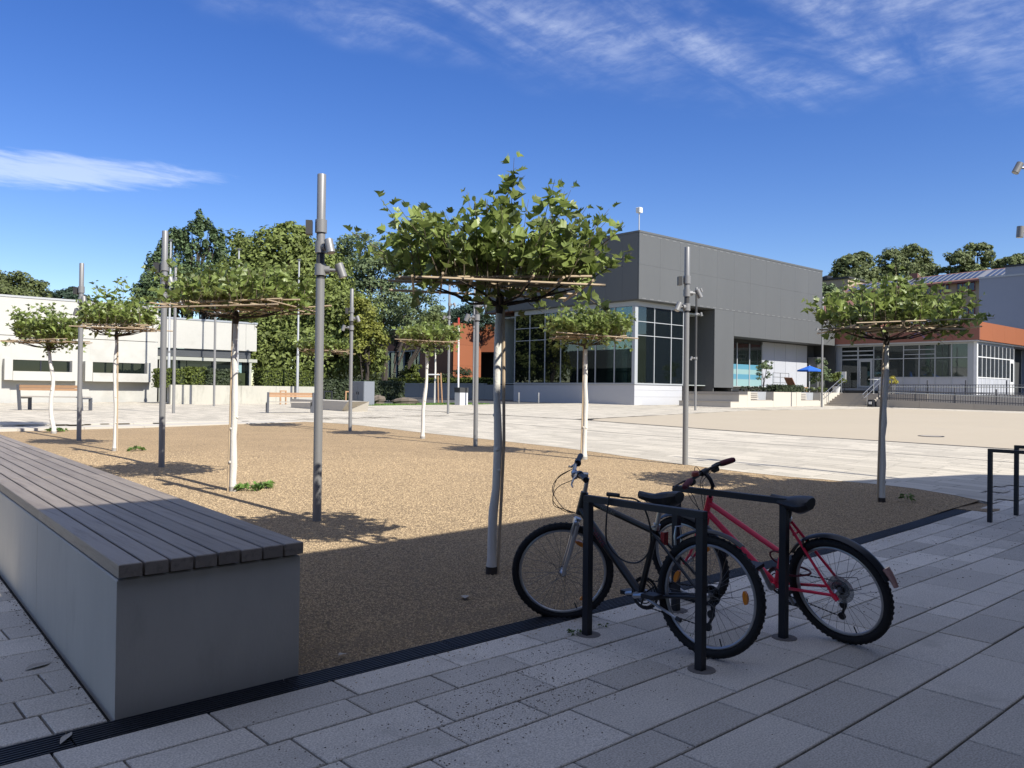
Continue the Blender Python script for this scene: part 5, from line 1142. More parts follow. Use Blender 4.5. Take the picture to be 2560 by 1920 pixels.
# ------------------------------------------------------------------ background trees
def crown_mesh(clusters, n, size, R_, sub=26, flat=.6, clump=1.0):
    """leaf-sized faces gathered into clumps over several ellipsoids; returns quads"""
    P = []; N = []
    wts = np.array([c[3]*c[4]*c[5] for c in clusters])**.67; wts /= wts.sum()
    for (cx, cy, cz, rx, ry, rz), w in zip(clusters, wts):
        m = max(6, int(sub*w*len(clusters))); k = int(n*w)
        d = R_.normal(0, 1, (m, 3)); d /= np.linalg.norm(d, axis=1)[:, None]; d[:, 2] = np.where(d[:, 2] < -.55, -d[:, 2], d[:, 2])
        rad = R_.uniform(.62, 1.0, m)[:, None]; sc_ = np.array([cx, cy, cz])+d*rad*np.array([rx, ry, rz])
        i = R_.randint(0, m, k); q = R_.normal(0, 1, (k, 3)); q /= np.linalg.norm(q, axis=1)[:, None]
        rs_ = (rx*ry*rz)**(1/3)*R_.uniform(.28*clump, .5*clump, m)[i][:, None]*R_.uniform(.55, 1.05, (k, 1))
        p = sc_[i]+q*rs_*np.array([1, 1, flat]); P.append(p); N.append(q*.8+d[i]*.5+R_.normal(0, .45, (k, 3))+np.array([0, 0, .25]))
    P = np.concatenate(P); N = np.concatenate(N); N /= np.linalg.norm(N, axis=1)[:, None]
    a = R_.normal(0, 1, P.shape); U = np.cross(N, a); U /= np.linalg.norm(U, axis=1)[:, None]; W = np.cross(N, U)
    s = (size*R_.uniform(.55, 1.3, len(P)))[:, None]
    V = np.stack([P-U*s, P-W*s*.55+N*s*.12, P+U*s, P+W*s*.55+N*s*.12], 1).reshape(-1, 3); k = np.arange(len(P))*4
    return V, np.stack([k, k+1, k+2, k+3], -1).tolist()
def big_tree(name, label, fd, px0, clusters, n, size, m, seed, trunk=.25, group=None, zb=None, limbs=6, sub=26, flat=.6, clump=1.0):
    """clusters: (image x, image y, half width, half height) of each lobe, read at forward distance fd (+ depth shift)"""
    R_ = np.random.RandomState(seed); cl = []; s = fd/FPX
    bx_, by_, _ = at(fd, (px0-1280)*s, 0); z0 = g(bx_, by_) if zb is None else zb
    for c in clusters:
        px, py, hw, hh = c[:4]; dd = c[4] if len(c) > 4 else 0; f = fd+dd; X, Y, _ = at(f, (px-1280)*f/FPX, 0); cl.append((X, Y, hpx(f, py, px), hw*f/FPX, hw*f/FPX, hh*f/FPX))
    t = thing(name, label, 'tree', (bx_, by_, z0), group)
    top = max(c[2]+c[5]*.6 for c in cl); ccx = np.mean([c[0] for c in cl]); ccy = np.mean([c[1] for c in cl])
    b = MB(); cz = (z0+top)/2; b.tube([(bx_, by_, z0-.3), (bx_+.1, by_, z0+(top-z0)*.3), ((bx_+ccx)/2, (by_+ccy)/2, cz), (ccx, ccy, z0+(top-z0)*.8)], [trunk, trunk*.8, trunk*.5, trunk*.12], 8); b.build('trunk', m_bark, t, True)
    b = MB()
    for i in range(limbs*len(cl)):
        c = cl[i % len(cl)]; h0 = z0+(c[2]-z0)*R_.uniform(.35, .8); d = np.clip(R_.normal(0, .3, 3), -.5, .45)
        p0 = np.array([(bx_+c[0])/2, (by_+c[1])/2, h0]); p1 = np.array(c[:3])+d*np.array(c[3:6]); b.tube([p0, (p0+p1)/2+R_.normal(0, .15, 3), p1], [trunk*.35, trunk*.2, trunk*.05], 5, False)
    tag(b.build('limbs', m_bark, t), kind='stuff')
    V, F = crown_mesh(cl, n, size, R_, sub, flat, clump); tag(quads('crown', V, F, m, t), kind='stuff')
    return t
big_tree('hornbeam_tree', 'broad dense hornbeam in full leaf behind the pale building', 58, 690, [(705, 680, 95, 110), (640, 720, 85, 100), (780, 720, 90, 110, 1), (700, 830, 150, 120, 2), (830, 830, 95, 120, -1), (880, 830, 70, 90, -2), (620, 830, 90, 110, 1), (760, 900, 150, 70, -1), (720, 600, 55, 42), (905, 905, 60, 45, -2), (650, 880, 110, 80, 0), (760, 850, 110, 90, 1), (850, 900, 100, 60, 0), (690, 760, 110, 110, 3), (800, 790, 90, 90, 3), (600, 640, 45, 60, 1)], 70000, .17, m_fol['hornbeam'], 3, .3, None, sub=70, flat=.5, clump=1.15, limbs=2)
big_tree('poplar_tree', 'dark feathery poplar with upright plumes behind the left building', 66, 480, [(345, 770, 20, 70), (365, 730, 16, 80), (385, 700, 16, 80), (408, 665, 17, 85), (430, 640, 15, 80), (452, 650, 16, 85), (474, 625, 16, 90), (496, 600, 15, 75), (515, 610, 14, 70), (535, 625, 14, 75), (552, 660, 14, 70), (400, 760, 40, 70), (460, 740, 50, 70), (520, 730, 50, 70), (560, 740, 30, 60)], 26000, .14, m_fol['poplar'], 4, .3, None, sub=22, flat=1.5)
big_tree('robinia_tree', 'airy robinia with sky showing through, behind the nearest lamp', 72, 960, [(890, 650, 70, 70), (850, 690, 60, 70, 2), (950, 690, 80, 60), (930, 760, 100, 70, 1), (1030, 770, 70, 50), (860, 790, 60, 70, 1), (1010, 830, 80, 50, 2), (1080, 800, 40, 35)], 24000, .14, m_fol['robinia'], 5, .3, None, sub=34, flat=.45)
big_tree('conifer_tree', 'dark pointed conifer peeping out left of the pavilion', 80, 1160, [(1130, 810, 40, 35), (1170, 800, 40, 45), (1210, 815, 45, 30), (1165, 765, 14, 30)], 6000, .14, m_fol['spruce'], 6, .2, None)
big_tree('oak_tree', 'round dark oak at the far left edge above the pale roof', 95, 40, [(40, 730, 60, 45), (85, 745, 45, 40), (-10, 730, 60, 50), (20, 760, 80, 40, -4)], 12000, .2, m_fol['oak'], 7, .4, 'distant trees behind the pale building')
big_tree('oak_tree', 'small dark tree top over the pale roof, left of the third lamp', 90, 175, [(165, 745, 32, 22), (195, 755, 30, 20), (180, 730, 16, 12)], 4000, .17, m_fol['spruce'], 8, .25, 'distant trees behind the pale building')
HT = 'large trees on the hill crest behind the solar roof'
big_tree('hill_tree', 'first hill tree from the pavilion edge, rounded and dark', 120, 2130, [(2128, 668, 42, 36), (2152, 655, 28, 28), (2105, 690, 33, 28), (2140, 700, 54, 30)], 8000, .24, m_fol['hill'], 9, .4, HT, zb=10, sub=44, clump=.8)
big_tree('hill_tree', 'second hill tree, widest of the crest, two-headed crown', 122, 2255, [(2232, 658, 40, 38), (2285, 648, 37, 38), (2195, 690, 28, 23), (2322, 684, 28, 28), (2262, 690, 70, 28), (2302, 672, 26, 28)], 11000, .24, m_fol['hill'], 10, .45, HT, zb=10, sub=52, clump=.8)
big_tree('hill_tree', 'third hill tree with gaps in its crown, above the solar roof end', 118, 2425, [(2392, 660, 35, 34), (2440, 642, 35, 36), (2476, 672, 30, 25), (2420, 684, 47, 23)], 8000, .23, m_fol['hill'], 11, .42, HT, zb=10, sub=40, clump=.8)
big_tree('hill_tree', 'fourth hill tree at the right edge behind the blue-grey building', 116, 2530, [(2522, 662, 30, 25), (2556, 665, 33, 32), (2600, 662, 42, 38)], 7000, .23, m_fol['hill'], 12, .4, HT, zb=10, sub=40, clump=.8)
big_tree('broadleaf_tree', 'small light tree before the flat-roofed house', 86, 2070, [(2060, 730, 25, 22), (2085, 745, 25, 22)], 3000, .16, m_fol['robinia'], 13, .15, None, zb=5)
big_tree('yellowing_tree', 'yellow-green tree right of the hornbeam, over the hedge', 54, 915, [(905, 800, 40, 55), (925, 850, 38, 55), (895, 880, 40, 50)], 6000, .11, mat('foliage_lime', (.17, .18, .028), .6, .2, .4, island=.4, trans=.25), 14, .15, None)
# young tree with three stakes on the grass strip
yt = thing('staked_young_tree', 'young tree tied between wooden stakes on the grass strip', 'tree', (28.3, 38.0, .7)); zy = g(28.3, 38.0)
for (dx, dy) in ((-.55, .35), (.5, .3), (.1, -.6)): MB().cyl((28.3+dx, 38+dy, zy-.1), (28.3+dx*.75, 38+dy*.75, zy+1.75), .045, 8).build('stake', m_slat, yt, True)
MB().tube([(28.3, 38, zy-.1), (28.33, 38, zy+2), (28.3, 38, zy+4.4)], [.06, .05, .02], 8).build('trunk', m_white, yt, True)
b = MB(); q = [(28.3-.41, 38+.26), (28.3+.375, 38+.22), (28.3+.075, 38-.45)]
for i in range(3): p0, p1 = q[i], q[(i+1) % 3]; b.tube([(*p0, zy+1.65), (*p1, zy+1.65)], .04, 6)
b.build('tie_bars', m_sign, yt)
V, F = crown_mesh([(28.3, 38, zy+4.3, .9, .9, 1.0), (28.3, 38, zy+3.2, .7, .7, .7)], 1800, .09, np.random.RandomState(21), 30); tag(quads('crown', V, F, m_fol['shrub'], yt), kind='stuff')

# ------------------------------------------------------------------ hedges, shrubs and weeds
def hedge(label, x0, x1, y0, y1, z0, z1, m, seed, name='clipped_hedge', n=None, size=.055, rnd=.0, group=None, yaw=None):
    R_ = np.random.RandomState(seed); L, W, H = x1-x0, y1-y0, z1-z0; t = thing(name, label, 'hedge', ((x0+x1)/2, (y0+y1)/2, z0), group)
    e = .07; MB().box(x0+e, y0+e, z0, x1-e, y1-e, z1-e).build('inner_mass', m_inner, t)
    n = n or int(420*(L*H*2+W*H*2+L*W)); f = R_.uniform(0, 1, n); A = np.array([L*H, L*H, W*H, W*H, L*W]); cs = np.cumsum(A)/A.sum(); k = np.searchsorted(cs, f)
    u = R_.uniform(0, 1, n); v = R_.uniform(0, 1, n); P = np.zeros((n, 3)); N = np.zeros((n, 3))
    for i, (nx, ny, nz) in enumerate(((0, -1, 0), (0, 1, 0), (-1, 0, 0), (1, 0, 0), (0, 0, 1))):
        q = k == i
        P[q] = np.stack([x0+u[q]*L if ny or nz else np.full(q.sum(), x0 if nx < 0 else x1), (y0+v[q]*W if nz else y0+u[q]*W) if not ny else np.full(q.sum(), y0 if ny < 0 else y1), np.full(q.sum(), z1) if nz else z0+v[q]*H], -1); N[q] = (nx, ny, nz)
    P += R_.normal(0, .028, P.shape)+N*R_.uniform(-.09, .03, (n, 1)); N = N+R_.normal(0, .6, N.shape)+np.array([0, 0, .3]); N /= np.linalg.norm(N, axis=1)[:, None]
    if rnd:
        c = np.array([(x0+x1)/2, (y0+y1)/2, z0]); d = (P-c)/np.array([L/2, W/2, H]); l = np.linalg.norm(d, axis=1)[:, None]; P = c+d/np.maximum(l, 1)*np.array([L/2, W/2, H])
    U = np.cross(N, R_.normal(0, 1, P.shape)); U /= np.linalg.norm(U, axis=1)[:, None]; Wv = np.cross(N, U); s = (size*R_.uniform(.6, 1.3, n))[:, None]
    V = np.stack([P-U*s, P-Wv*s*.6, P+U*s, P+Wv*s*.6], 1).reshape(-1, 3); kk = np.arange(n)*4
    tag(quads('foliage', V, np.stack([kk, kk+1, kk+2, kk+3], -1).tolist(), m, t), kind='stuff'); return t
HG = 'clipped hedges on the low wall'
hedge('yellow-green clipped hedge behind the slim flagpole', 14.0, 15.35, 41.2, 42.2, 1.45, 2.33, m_fol['hedge'], 1, group=HG)
hedge('mid-green clipped hedge between the yellow-green and the dark one', 15.4, 16.3, 41.1, 42.3, 1.45, 2.44, m_fol['hedge'], 2, group=HG)
hedge('dark yew hedge left of the white trunk of the wide tree', 16.2, 17.5, 40.9, 42.2, 1.45, 2.38, m_fol['yew'], 3, group=HG)
hedge('dark ball-shaped yew right of the white trunk of the wide tree', 17.55, 18.3, 40.9, 41.8, 1.45, 2.30, m_fol['yew'], 4, rnd=1, group=HG)
hedge('long block hedge at the right end of the low wall, bright green', 19.3, 21.0, 41.2, 42.4, 1.45, 2.50, m_fol['hedge'], 5, group=HG)
hedge('block hedge rounding off toward the cabinet, bright green', 21.05, 22.25, 41.2, 42.2, 1.45, 2.45, m_fol['hedge'], 6, group=HG)
hedge('low loose hedge between the low wall and the rust building', 22.6, 29, 42, 43.2, .8, 1.95, m_fol['yew'], 7, size=.08, n=5000)
hedge('ground shrubs along the planter wall before the rust building', 44.4, 46.2, 53, 78, 1.85, 2.5, m_fol['hedge'], 8, size=.12, n=9000)
def shrub(name, label, x, y, z, cl, n, size, m, seed, stems=4, cat='shrub', group=None, sub=14):
    R_ = np.random.RandomState(seed); t = thing(name, label, cat, (x, y, z), group); b = MB()
    for i in range(stems):
        c = cl[i % len(cl)]; b.tube([(x+R_.normal(0, .05), y+R_.normal(0, .05), z), (x+c[0]*.5, y+c[1]*.5, z+c[2]*.6), (x+c[0]+R_.normal(0, .1), y+c[1]+R_.normal(0, .1), z+c[2])], [.025, .018, .008], 5)
    tag(b.build('stems', m_bark, t), kind='stuff')
    V, F = crown_mesh([(x+c[0], y+c[1], z+c[2], *c[3:]) for c in cl], n, size, R_, sub); tag(quads('foliage', V, F, m, t), kind='stuff'); return t
shrub('broad_shrub', 'round yellow-green shrub before the rust building windows', 45.2, 64.3, 1.9, [(0, 0, 1.0, .9, .9, 1.1), (0, .5, .7, .8, .8, .8)], 2200, .1, m_fol['hedge'], 1)
shrub('broad_shrub', 'dark spreading shrubs left of the rust building windows', 44, 72, 1.9, [(0, 0, .7, 1.4, 1.6, 1.0), (0, 3, .8, 1.5, 1.5, 1.1), (0, -2.5, .6, 1.2, 1.2, .8)], 3000, .12, m_fol['yew'], 2)
shrub('broad_shrub', 'dark shrub mass beside the shaded stairs', 45.5, 57, 1.9, [(0, 0, .7, .8, 1.4, .9), (0, 2.5, .5, .8, 1.3, .6)], 1800, .1, m_fol['yew'], 3)
shrub('leaning_shrub', 'slender shrub rising behind the stepped seating at the dark recess of the pavilion', 41.6, 32.9, .7, [(-.3, .4, 1.9, .5, .5, .9), (.3, -.9, 1.8, .5, .5, .8), (0, .8, 2.6, .4, .4, .5)], 1500, .08, m_fol['shrub'], 4, 6)
shrub('thin_shrub', 'sparse pale shrub before the striped window of the terrace', 45.9, 27.4, 1.6, [(0, 0, 1.2, .45, .45, .7), (.4, 0, 1.6, .4, .4, .4)], 750, .07, m_fol['robinia'], 5, 5)
shrub('thin_shrub', 'loose shrub right of the blue parasol', 52.9, 27.3, 1.6, [(0, 0, 1.0, .7, .7, .7), (.2, 0, 1.9, .4, .4, .5)], 1500, .08, m_fol['robinia'], 6, 6)
hedge('low clipped box hedge along the terrace edge', 45.9, 49.3, 26.5, 27.2, 1.6, 2.02, m_fol['yew'], 9, size=.05)
R_ = np.random.RandomState(8)
for i, x in enumerate(np.linspace(41.9, 45.3, 9)): shrub('lavender_tuft', ['first', 'second', 'third', 'fourth', 'fifth', 'sixth', 'seventh', 'eighth', 'last'][i]+' grey-green tuft from the left in the terrace bed', x, 26.5, 1.61, [(0, 0, .15, .14, .14, .2)], 90, .05, m_fol['yew'], 30+i, 2, 'plant', 'small tufts along the terrace bed', 6)
for i, x in enumerate((49.6, 50.5, 51.3, 52.0)): shrub('flowering_tuft', ['leftmost', 'second from the left', 'third from the left', 'rightmost'][i]+' of the low pale flowering plants by the parasol pole', x, 26.6, 1.61, [(0, 0, .15, .32, .3, .2)], 160, .05, m_fol['shrub'], 50+i, 2, 'plant', 'flowering plants by the parasol', 6)
pt = shrub('potted_bush', 'round yellow-green bush in a white pot beside the stairs', 58.5, 28.9, 2.1, [(0, 0, .55, .62, .62, .6)], 1300, .07, m_fol['hedge'], 60, 3, 'plant', sub=20)
MB().lathe([(.22, -.5), (.30, 0), (.27, .0), (.25, -.05)], (58.5, 28.9, 2.1), 14).build('pot', m_pot, pt, True)
pt = shrub('potted_flowers', 'pot of yellow flowers right of the right tree trunk', 58.6, 25.0, 2.2, [(0, 0, .3, .45, .45, .35)], 700, .06, m_yflow, 61, 3, 'plant')
MB().lathe([(.3, -.6), (.36, 0), (.32, 0), (.3, -.05)], (58.6, 25.0, 2.2), 14).build('pot', m_rail, pt, True)
yc = thing('yucca_plant', 'spiky yucca at the top of the stairs', 'plant', (55.5, 28.4, 1.6)); b = MB(); R_ = np.random.RandomState(9)
for i in range(40):
    a = R_.uniform(0, 6.28); e = R_.uniform(.1, 1.3); L = R_.uniform(.5, .8); d = np.array([math.cos(a)*math.cos(e), math.sin(a)*math.cos(e), math.sin(e)]); s = np.cross(d, UP); s /= np.linalg.norm(s); p = np.array([55.5, 28.4, 1.75])
    b.add([p-s*.03, p+s*.03, p+d*L], [(0, 1, 2)])
tag(b.build('leaves', m_fol['yew'], yc), kind='stuff')
def weed(label, x, y, r, n, seed, s=.05, h=.05):
    R_ = np.random.RandomState(seed); b = MB(); z = float(gz(x, y)) if y > 3.87 else g(x, y)
    for i in range(n):
        a = R_.uniform(0, 6.28); rr = r*R_.uniform(0, 1)**.6; p = np.array([x+rr*math.cos(a), y+rr*math.sin(a)*.7, z+R_.uniform(.2, 1)*h]); Vb, Fb = LEAVES[i % 5]
        d = np.array([math.cos(a), math.sin(a), R_.uniform(-.2, .7)]); b.add((Vb*s*R_.uniform(.6, 1.3)*np.array([.7, 1.2, 1]))@basis(d, np.array([R_.normal(0, .4), R_.normal(0, .4), 1])).T+p, Fb)
    o = b.build('weed', m_fol['weed'])
    return tag(o, label, 'plant', 'weeds in the gravel and joints', None)
weed('green weed patch at the foot of the wide tree behind the bench', 4.80, 10.47, .24, 80, 1, .06, .05); weed('small weed beside the trunk with the thin stake, near the steps', 5.1, 16.2, .14, 30, 2, .06, .05)
weed('weed tuft at the gravel edge by the steps', 5.2, 22.6, .22, 40, 3, .08, .06); weed('yellowish weed at the foot of the right tree', 10.95, 4.45, .10, 22, 4, .04, .08)
weed('tiny weed sprouting in the paving joint between the stands', 3.66, 3.44, .05, 22, 5, .016, .02); weed('tiny weed in the joint behind the first tiny one', 3.9, 3.44, .045, 14, 6, .012, .016); weed('tiny weed in the paving joint under the black rear wheel', 4.12, 2.9, .05, 16, 7, .012, .016)

# ------------------------------------------------------------------ bicycles
m_tyre = mat('tyre_rubber', (.012, .012, .013), .8, .1, 20); m_bframe = mat('black_enamel', (.008, .008, .009), .35, .05, 3, spec=.5)
m_red = mat('coral_red_enamel', (.90, .03, .085), .35, .05, 3, spec=.5); m_rim = mat('rim_alloy', (.42, .42, .42), .35, .05, 5, metal=.6)
m_alloy = mat('alloy', (.50, .50, .50), .3, .05, 5, metal=.8); m_plast = mat('black_plastic', (.014, .015, .018), .45, .05, 5); m_fender = mat('fender_plastic', (.02, .024, .03), .35, .05, 3)
m_amber = mat('amber_reflector', (.75, .22, .01), .25, .05, 20, spec=.8); m_redl = mat('red_reflector', (.30, .012, .015), .2, .05, 20, spec=.8); m_clear = mat('pinkish_reflector', (.46, .25, .22), .2, .08, 20, spec=.8)
m_grip = mat('wine_red_grip', (.13, .02, .032), .65, .1, 20); m_spoke = mat('spoke_steel', (.16, .16, .16), .35, .05, 5, metal=.6); m_disc = glass('clear_plastic_disc', (.75, .75, .75), 1.0, .35, (.35, .36, .36))
m_dred = mat('dark_red_print', (.16, .02, .03), .5)
class Bike:
    """local frame: x forward from the rear contact point, y to the rider's left, z up"""
    def __init__(s, name, label, loc, head, lean, group):
        h, l = R(head), R(lean)
        f = np.array([-math.sin(h), math.cos(h), 0]); left = np.array([-math.cos(h), -math.sin(h), 0]); u = math.cos(l)*UP+math.sin(l)*left; lat = math.cos(l)*left-math.sin(l)*UP
        s.root = thing(name, label, 'bicycle', (0, 0, 0), group)
        s.root.matrix_world = Matrix(((f[0], lat[0], u[0], loc[0]), (f[1], lat[1], u[1], loc[1]), (f[2], lat[2], u[2], loc[2]), (0, 0, 0, 1)))
        s.xf = None
    def steer(s, ht, hb, ang):
        o = np.array([hb[0], 0, hb[1]]); ax = np.array([ht[0]-hb[0], 0, ht[1]-hb[1]]); ax /= np.linalg.norm(ax); c_, s_ = math.cos(R(ang)), math.sin(R(ang))
        def f(v): p = v-o; return o+p*c_+np.cross(ax, p)*s_+np.outer(p@ax, ax)*(1-c_)
        return f
    def mb(s): b = MB(); b.xf = s.xf; return b
    def put(s, b, name, m, parent=None, smooth=True): return b.build(name, m, parent or s.root, smooth)
    def wheel(s, x, z, Rr, name, tw, reflectors, hubr=.018):
        ex, ez = np.array([1., 0, 0]), np.array([0, 0, 1.]); c = np.array([x, 0, z]); w = s.put(s.mb().ring(c, ex, ez, Rr-tw-.014, .010, 56, 8, 1.15), name, m_rim)
        s.put(s.mb().ring(c, ex, ez, Rr-tw*.5-.004, tw*.5+.003, 64, 10, .95), 'tyre', m_tyre, w)
        b = s.mb()
        for k in range(56):                                     # tread blocks along the shoulder
            q = 2*math.pi*k/56; d = np.array([math.cos(q), 0, math.sin(q)]); t_ = np.array([-math.sin(q), 0, math.cos(q)])
            for sd in (-1, 1):
                p = c+d*(Rr-.006)+np.array([0, sd*tw*.22, 0]); V = [p+t_*a*.007+np.array([0, bb_*.007, 0])+d*cc for a, bb_, cc in ((-1, -1, -.008), (1, -1, -.008), (1, 1, -.008), (-1, 1, -.008), (-1, -1, .0035), (1, -1, .0035), (1, 1, .0035), (-1, 1, .0035))]
                b.add(V, [(4, 5, 6, 7), (0, 1, 5, 4), (1, 2, 6, 5), (2, 3, 7, 6), (3, 0, 4, 7)])
        tag(s.put(b, 'tread', m_tyre, w, False), kind='stuff')
        b = s.mb()
        for k in range(32):
            q = 2*math.pi*k/32; sd = 1 if k % 2 else -1; q2 = q+(1.15 if (k//2) % 2 else -1.15)
            b.tube([c+np.array([math.cos(q2)*.022, sd*.03, math.sin(q2)*.022]), c+np.array([math.cos(q)*(Rr-tw-.02), 0, math.sin(q)*(Rr-tw-.02)])], .0011, 4, False)
        tag(s.put(b, 'spokes', m_spoke, w), kind='stuff')
        s.put(s.mb().tube([c+np.array([0, -.05, 0]), c+np.array([0, -.034, 0]), c+np.array([0, -.032, 0]), c+np.array([0, .032, 0]), c+np.array([0, .034, 0]), c+np.array([0, .05, 0])], [.009, .024, hubr, hubr, .024, .009], 14), 'hub', m_alloy, w)
        s.put(s.mb().tube([c+np.array([.3*(Rr-tw-.02)/.3*math.cos(4.4), 0, (Rr-tw-.02)*math.sin(4.4)]), c+np.array([(Rr-tw-.065)*math.cos(4.4), 0, (Rr-tw-.065)*math.sin(4.4)])], .004, 6), 'valve', m_plast, w)
        for q in reflectors:
            d = np.array([math.cos(q), 0, math.sin(q)]); t_ = np.array([-math.sin(q), 0, math.cos(q)]); p = c+d*(Rr*.66); b = s.mb(); V = []
            for a, e in ((-1, .35), (-.55, .95), (0, 1.15), (.55, .95), (1, .35), (1, -.35), (.55, -.75), (0, -.85), (-.55, -.75), (-1, -.35)): V.append(p+t_*a*.036+d*e*.015)
            V2 = [v+np.array([0, .012, 0]) for v in V]; V1 = [v-np.array([0, .006, 0]) for v in V]
            b.add(V1+V2, [tuple(range(9, -1, -1)), tuple(range(10, 20))]+[(i, (i+1) % 10, 10+(i+1) % 10, 10+i) for i in range(10)]); r_ = s.put(b, 'wheel_reflector', m_amber, w, False)
        return w
    def saddle(s, x0, x1, z, tail_up=.0):
        """x0 tail, x1 nose"""
        b = s.mb(); L = x1-x0; n = 12; m_ = 10; V = []
        for i in range(n+1):
            t = i/n; x = x0+L*t; w = .072*(1-t)**.8+.022 if t > .12 else .05+.35*t; w = min(w, .088); hh = .042+.028*math.sin(math.pi*min(1, t*1.6)); zc = z+tail_up*(1-t)**2-.012*math.sin(math.pi*t)
            for j in range(m_):
                q = 2*math.pi*j/m_; V.append((x, w*math.cos(q), zc+(hh*.55*math.sin(q) if math.sin(q) > 0 else hh*1.1*math.sin(q)*(1-.45*t))))
        b.add(V, [(i*m_+j, i*m_+(j+1) % m_, (i+1)*m_+(j+1) % m_, (i+1)*m_+j) for i in range(n) for j in range(m_)]+[tuple(range(m_)), tuple(range(n*m_+m_-1, n*m_-1, -1))])
        sd = s.put(b, 'saddle', m_plast)
        b = s.mb()
        for y in (-.02, .02): b.tube([(x0+.04, y, z-.045), (x0+.10, y, z-.06), (x0+.19, y, z-.055), (x1-.03, y*.3, z-.02)], .0035, 6)
        s.put(b, 'saddle_rails', m_alloy, sd); return sd
    def tubes(s, name, m, segs):
        b = s.mb()
        for p, q, r0, r1 in segs: b.tube([p, q], [r0, r1], 12)
        return s.put(b, name, m)
    def crank(s, bx_, bz, ang, mcol, rings=(.095, .078, .06), rear=(0, .34), yc=-.045):
        b = s.mb()
        for k, rr in enumerate(rings): b.ring((bx_, yc+.006*k, bz), np.array([1., 0, 0]), np.array([0, 0, 1.]), rr, .004, 40, 5, .5)
        n = 40; V = [];
        for i in range(n):
            q = 2*math.pi*i/n; d = rings[0]+(.006 if i % 2 else -.001); V.append((bx_+d*math.cos(q), yc-.001, bz+d*math.sin(q)))
        for i in range(n):
            q = 2*math.pi*i/n; V.append((bx_+(rings[0]-.014)*math.cos(q), yc-.001, bz+(rings[0]-.014)*math.sin(q)))
        b.add(V, [(i, (i+1) % n, n+(i+1) % n, n+i) for i in range(n)])
        for k in range(5): q = 2*math.pi*k/5; b.cyl((bx_, yc, bz), (bx_+rings[0]*.95*math.cos(q), yc, bz+rings[0]*.95*math.sin(q)), .006, 5)
        ch = s.put(b, 'chainring', m_plast)
        for sd, a in ((1, ang), (-1, ang+180)):
            d = np.array([math.cos(R(a)), 0, math.sin(R(a))]); o = np.array([bx_, sd*.06, bz]); e = o+d*.168+np.array([0, sd*.018, 0])
            c_ = s.put(s.mb().tube([o, e], [.016, .011], 8), 'crank_arm', mcol); b = s.mb()
            b.box(e[0]-.045, min(e[1], e[1]+sd*.09), e[2]-.012, e[0]+.045, max(e[1], e[1]+sd*.09), e[2]+.012); s.put(b, 'pedal', m_plast, c_, False)
        s.put(s.mb().tube([(bx_, -.06, bz), (bx_, .06, bz)], .02, 12), 'bottom_bracket', mcol)
        # chain: upper and lower run as small links
        b = s.mb(); rr = .04
        for (p, q) in (((bx_, bz+rings[1]), (rear[0], rear[1]+rr)), ((bx_, bz-rings[1]), (rear[0]+.02, rear[1]-.19))):
            p, q = np.array([p[0], yc, p[1]]), np.array([q[0], yc+.004, q[1]]); k = int(np.linalg.norm(q-p)/.0127)
            for i in range(k):
                if i % 2: continue
                b.tube([p+(q-p)*i/k, p+(q-p)*(i+1)/k], .0045, 5)
            b.tube([p, q], .0028, 4)
        tag(s.put(b, 'chain', m_plast), kind='stuff')
        b = s.mb()
        for k in range(7): b.ring((rear[0], yc-.004+.0045*k, rear[1]), np.array([1., 0, 0]), np.array([0, 0, 1.]), .028+.0045*k, .0035, 22, 4, .4)
        b.tube([(rear[0], yc-.01, rear[1]), (rear[0], yc+.03, rear[1])], .03, 16); s.put(b, 'cassette', m_plast)
        b = s.mb(); b.tube([(rear[0], yc-.02, rear[1]-.01), (rear[0]+.015, yc-.025, rear[1]-.07)], .014, 7); b.tube([(rear[0]+.015, yc-.02, rear[1]-.07), (rear[0]+.005, yc-.012, rear[1]-.12), (rear[0]+.035, yc, rear[1]-.185)], [.014, .010, .008], 7)
        b.tube([(rear[0]+.012, yc-.005, rear[1]-.11), (rear[0]+.012, yc+.005, rear[1]-.11)], .024, 12); b.tube([(rear[0]+.03, yc-.005, rear[1]-.185), (rear[0]+.03, yc+.005, rear[1]-.185)], .024, 12)
        s.put(b, 'derailleur', m_plast); s.put(s.mb().tube([(rear[0]-.03, yc-.02, rear[1]-.02), (rear[0]-.10, yc-.03, rear[1]+.0), (rear[0]-.09, yc-.02, rear[1]+.075), (rear[0]+.02, yc-.01, rear[1]+.06)], .0025, 5), 'cable_housing', m_plast)
    def fender(s, x, z, Rf, a0, a1, m, name, w=.026):
        b = s.mb(); n = 26; V = []
        for i in range(n+1):
            q = a0+(a1-a0)*i/n; d = np.array([math.cos(q), 0, math.sin(q)]); c = np.array([x, 0, z])
            for k in range(5):
                t = -1+k*.5; V.append(c+d*(Rf-.014*t*t)+np.array([0, w*t, 0]))
            for k in range(5):
                t = 1-k*.5; V.append(c+d*(Rf-.004-.014*t*t)+np.array([0, w*t*.93, 0]))
        b.add(V, [(i*10+j, i*10+(j+1) % 10, (i+1)*10+(j+1) % 10, (i+1)*10+j) for i in range(n) for j in range(10)]+[tuple(range(10)), tuple(range(n*10+9, n*10-1, -1))])
        return s.put(b, name, m)
    def brake(s, x, z, m): 
        b = s.mb()
        for y in (-.032, .032): b.tube([(x, y, z), (x+.004, y*1.1, z+.05), (x+.006, y*.7, z+.105)], [.009, .007, .005], 6)
        b.tube([(x+.006, -.05, z+.10), (x+.006, .03, z+.105)], .003, 5); return s.put(b, 'rim_brake', m)
G2 = 'bicycles parked at the steel stands'
P3 = lambda x, z, y=0.: np.array([x, y, z])
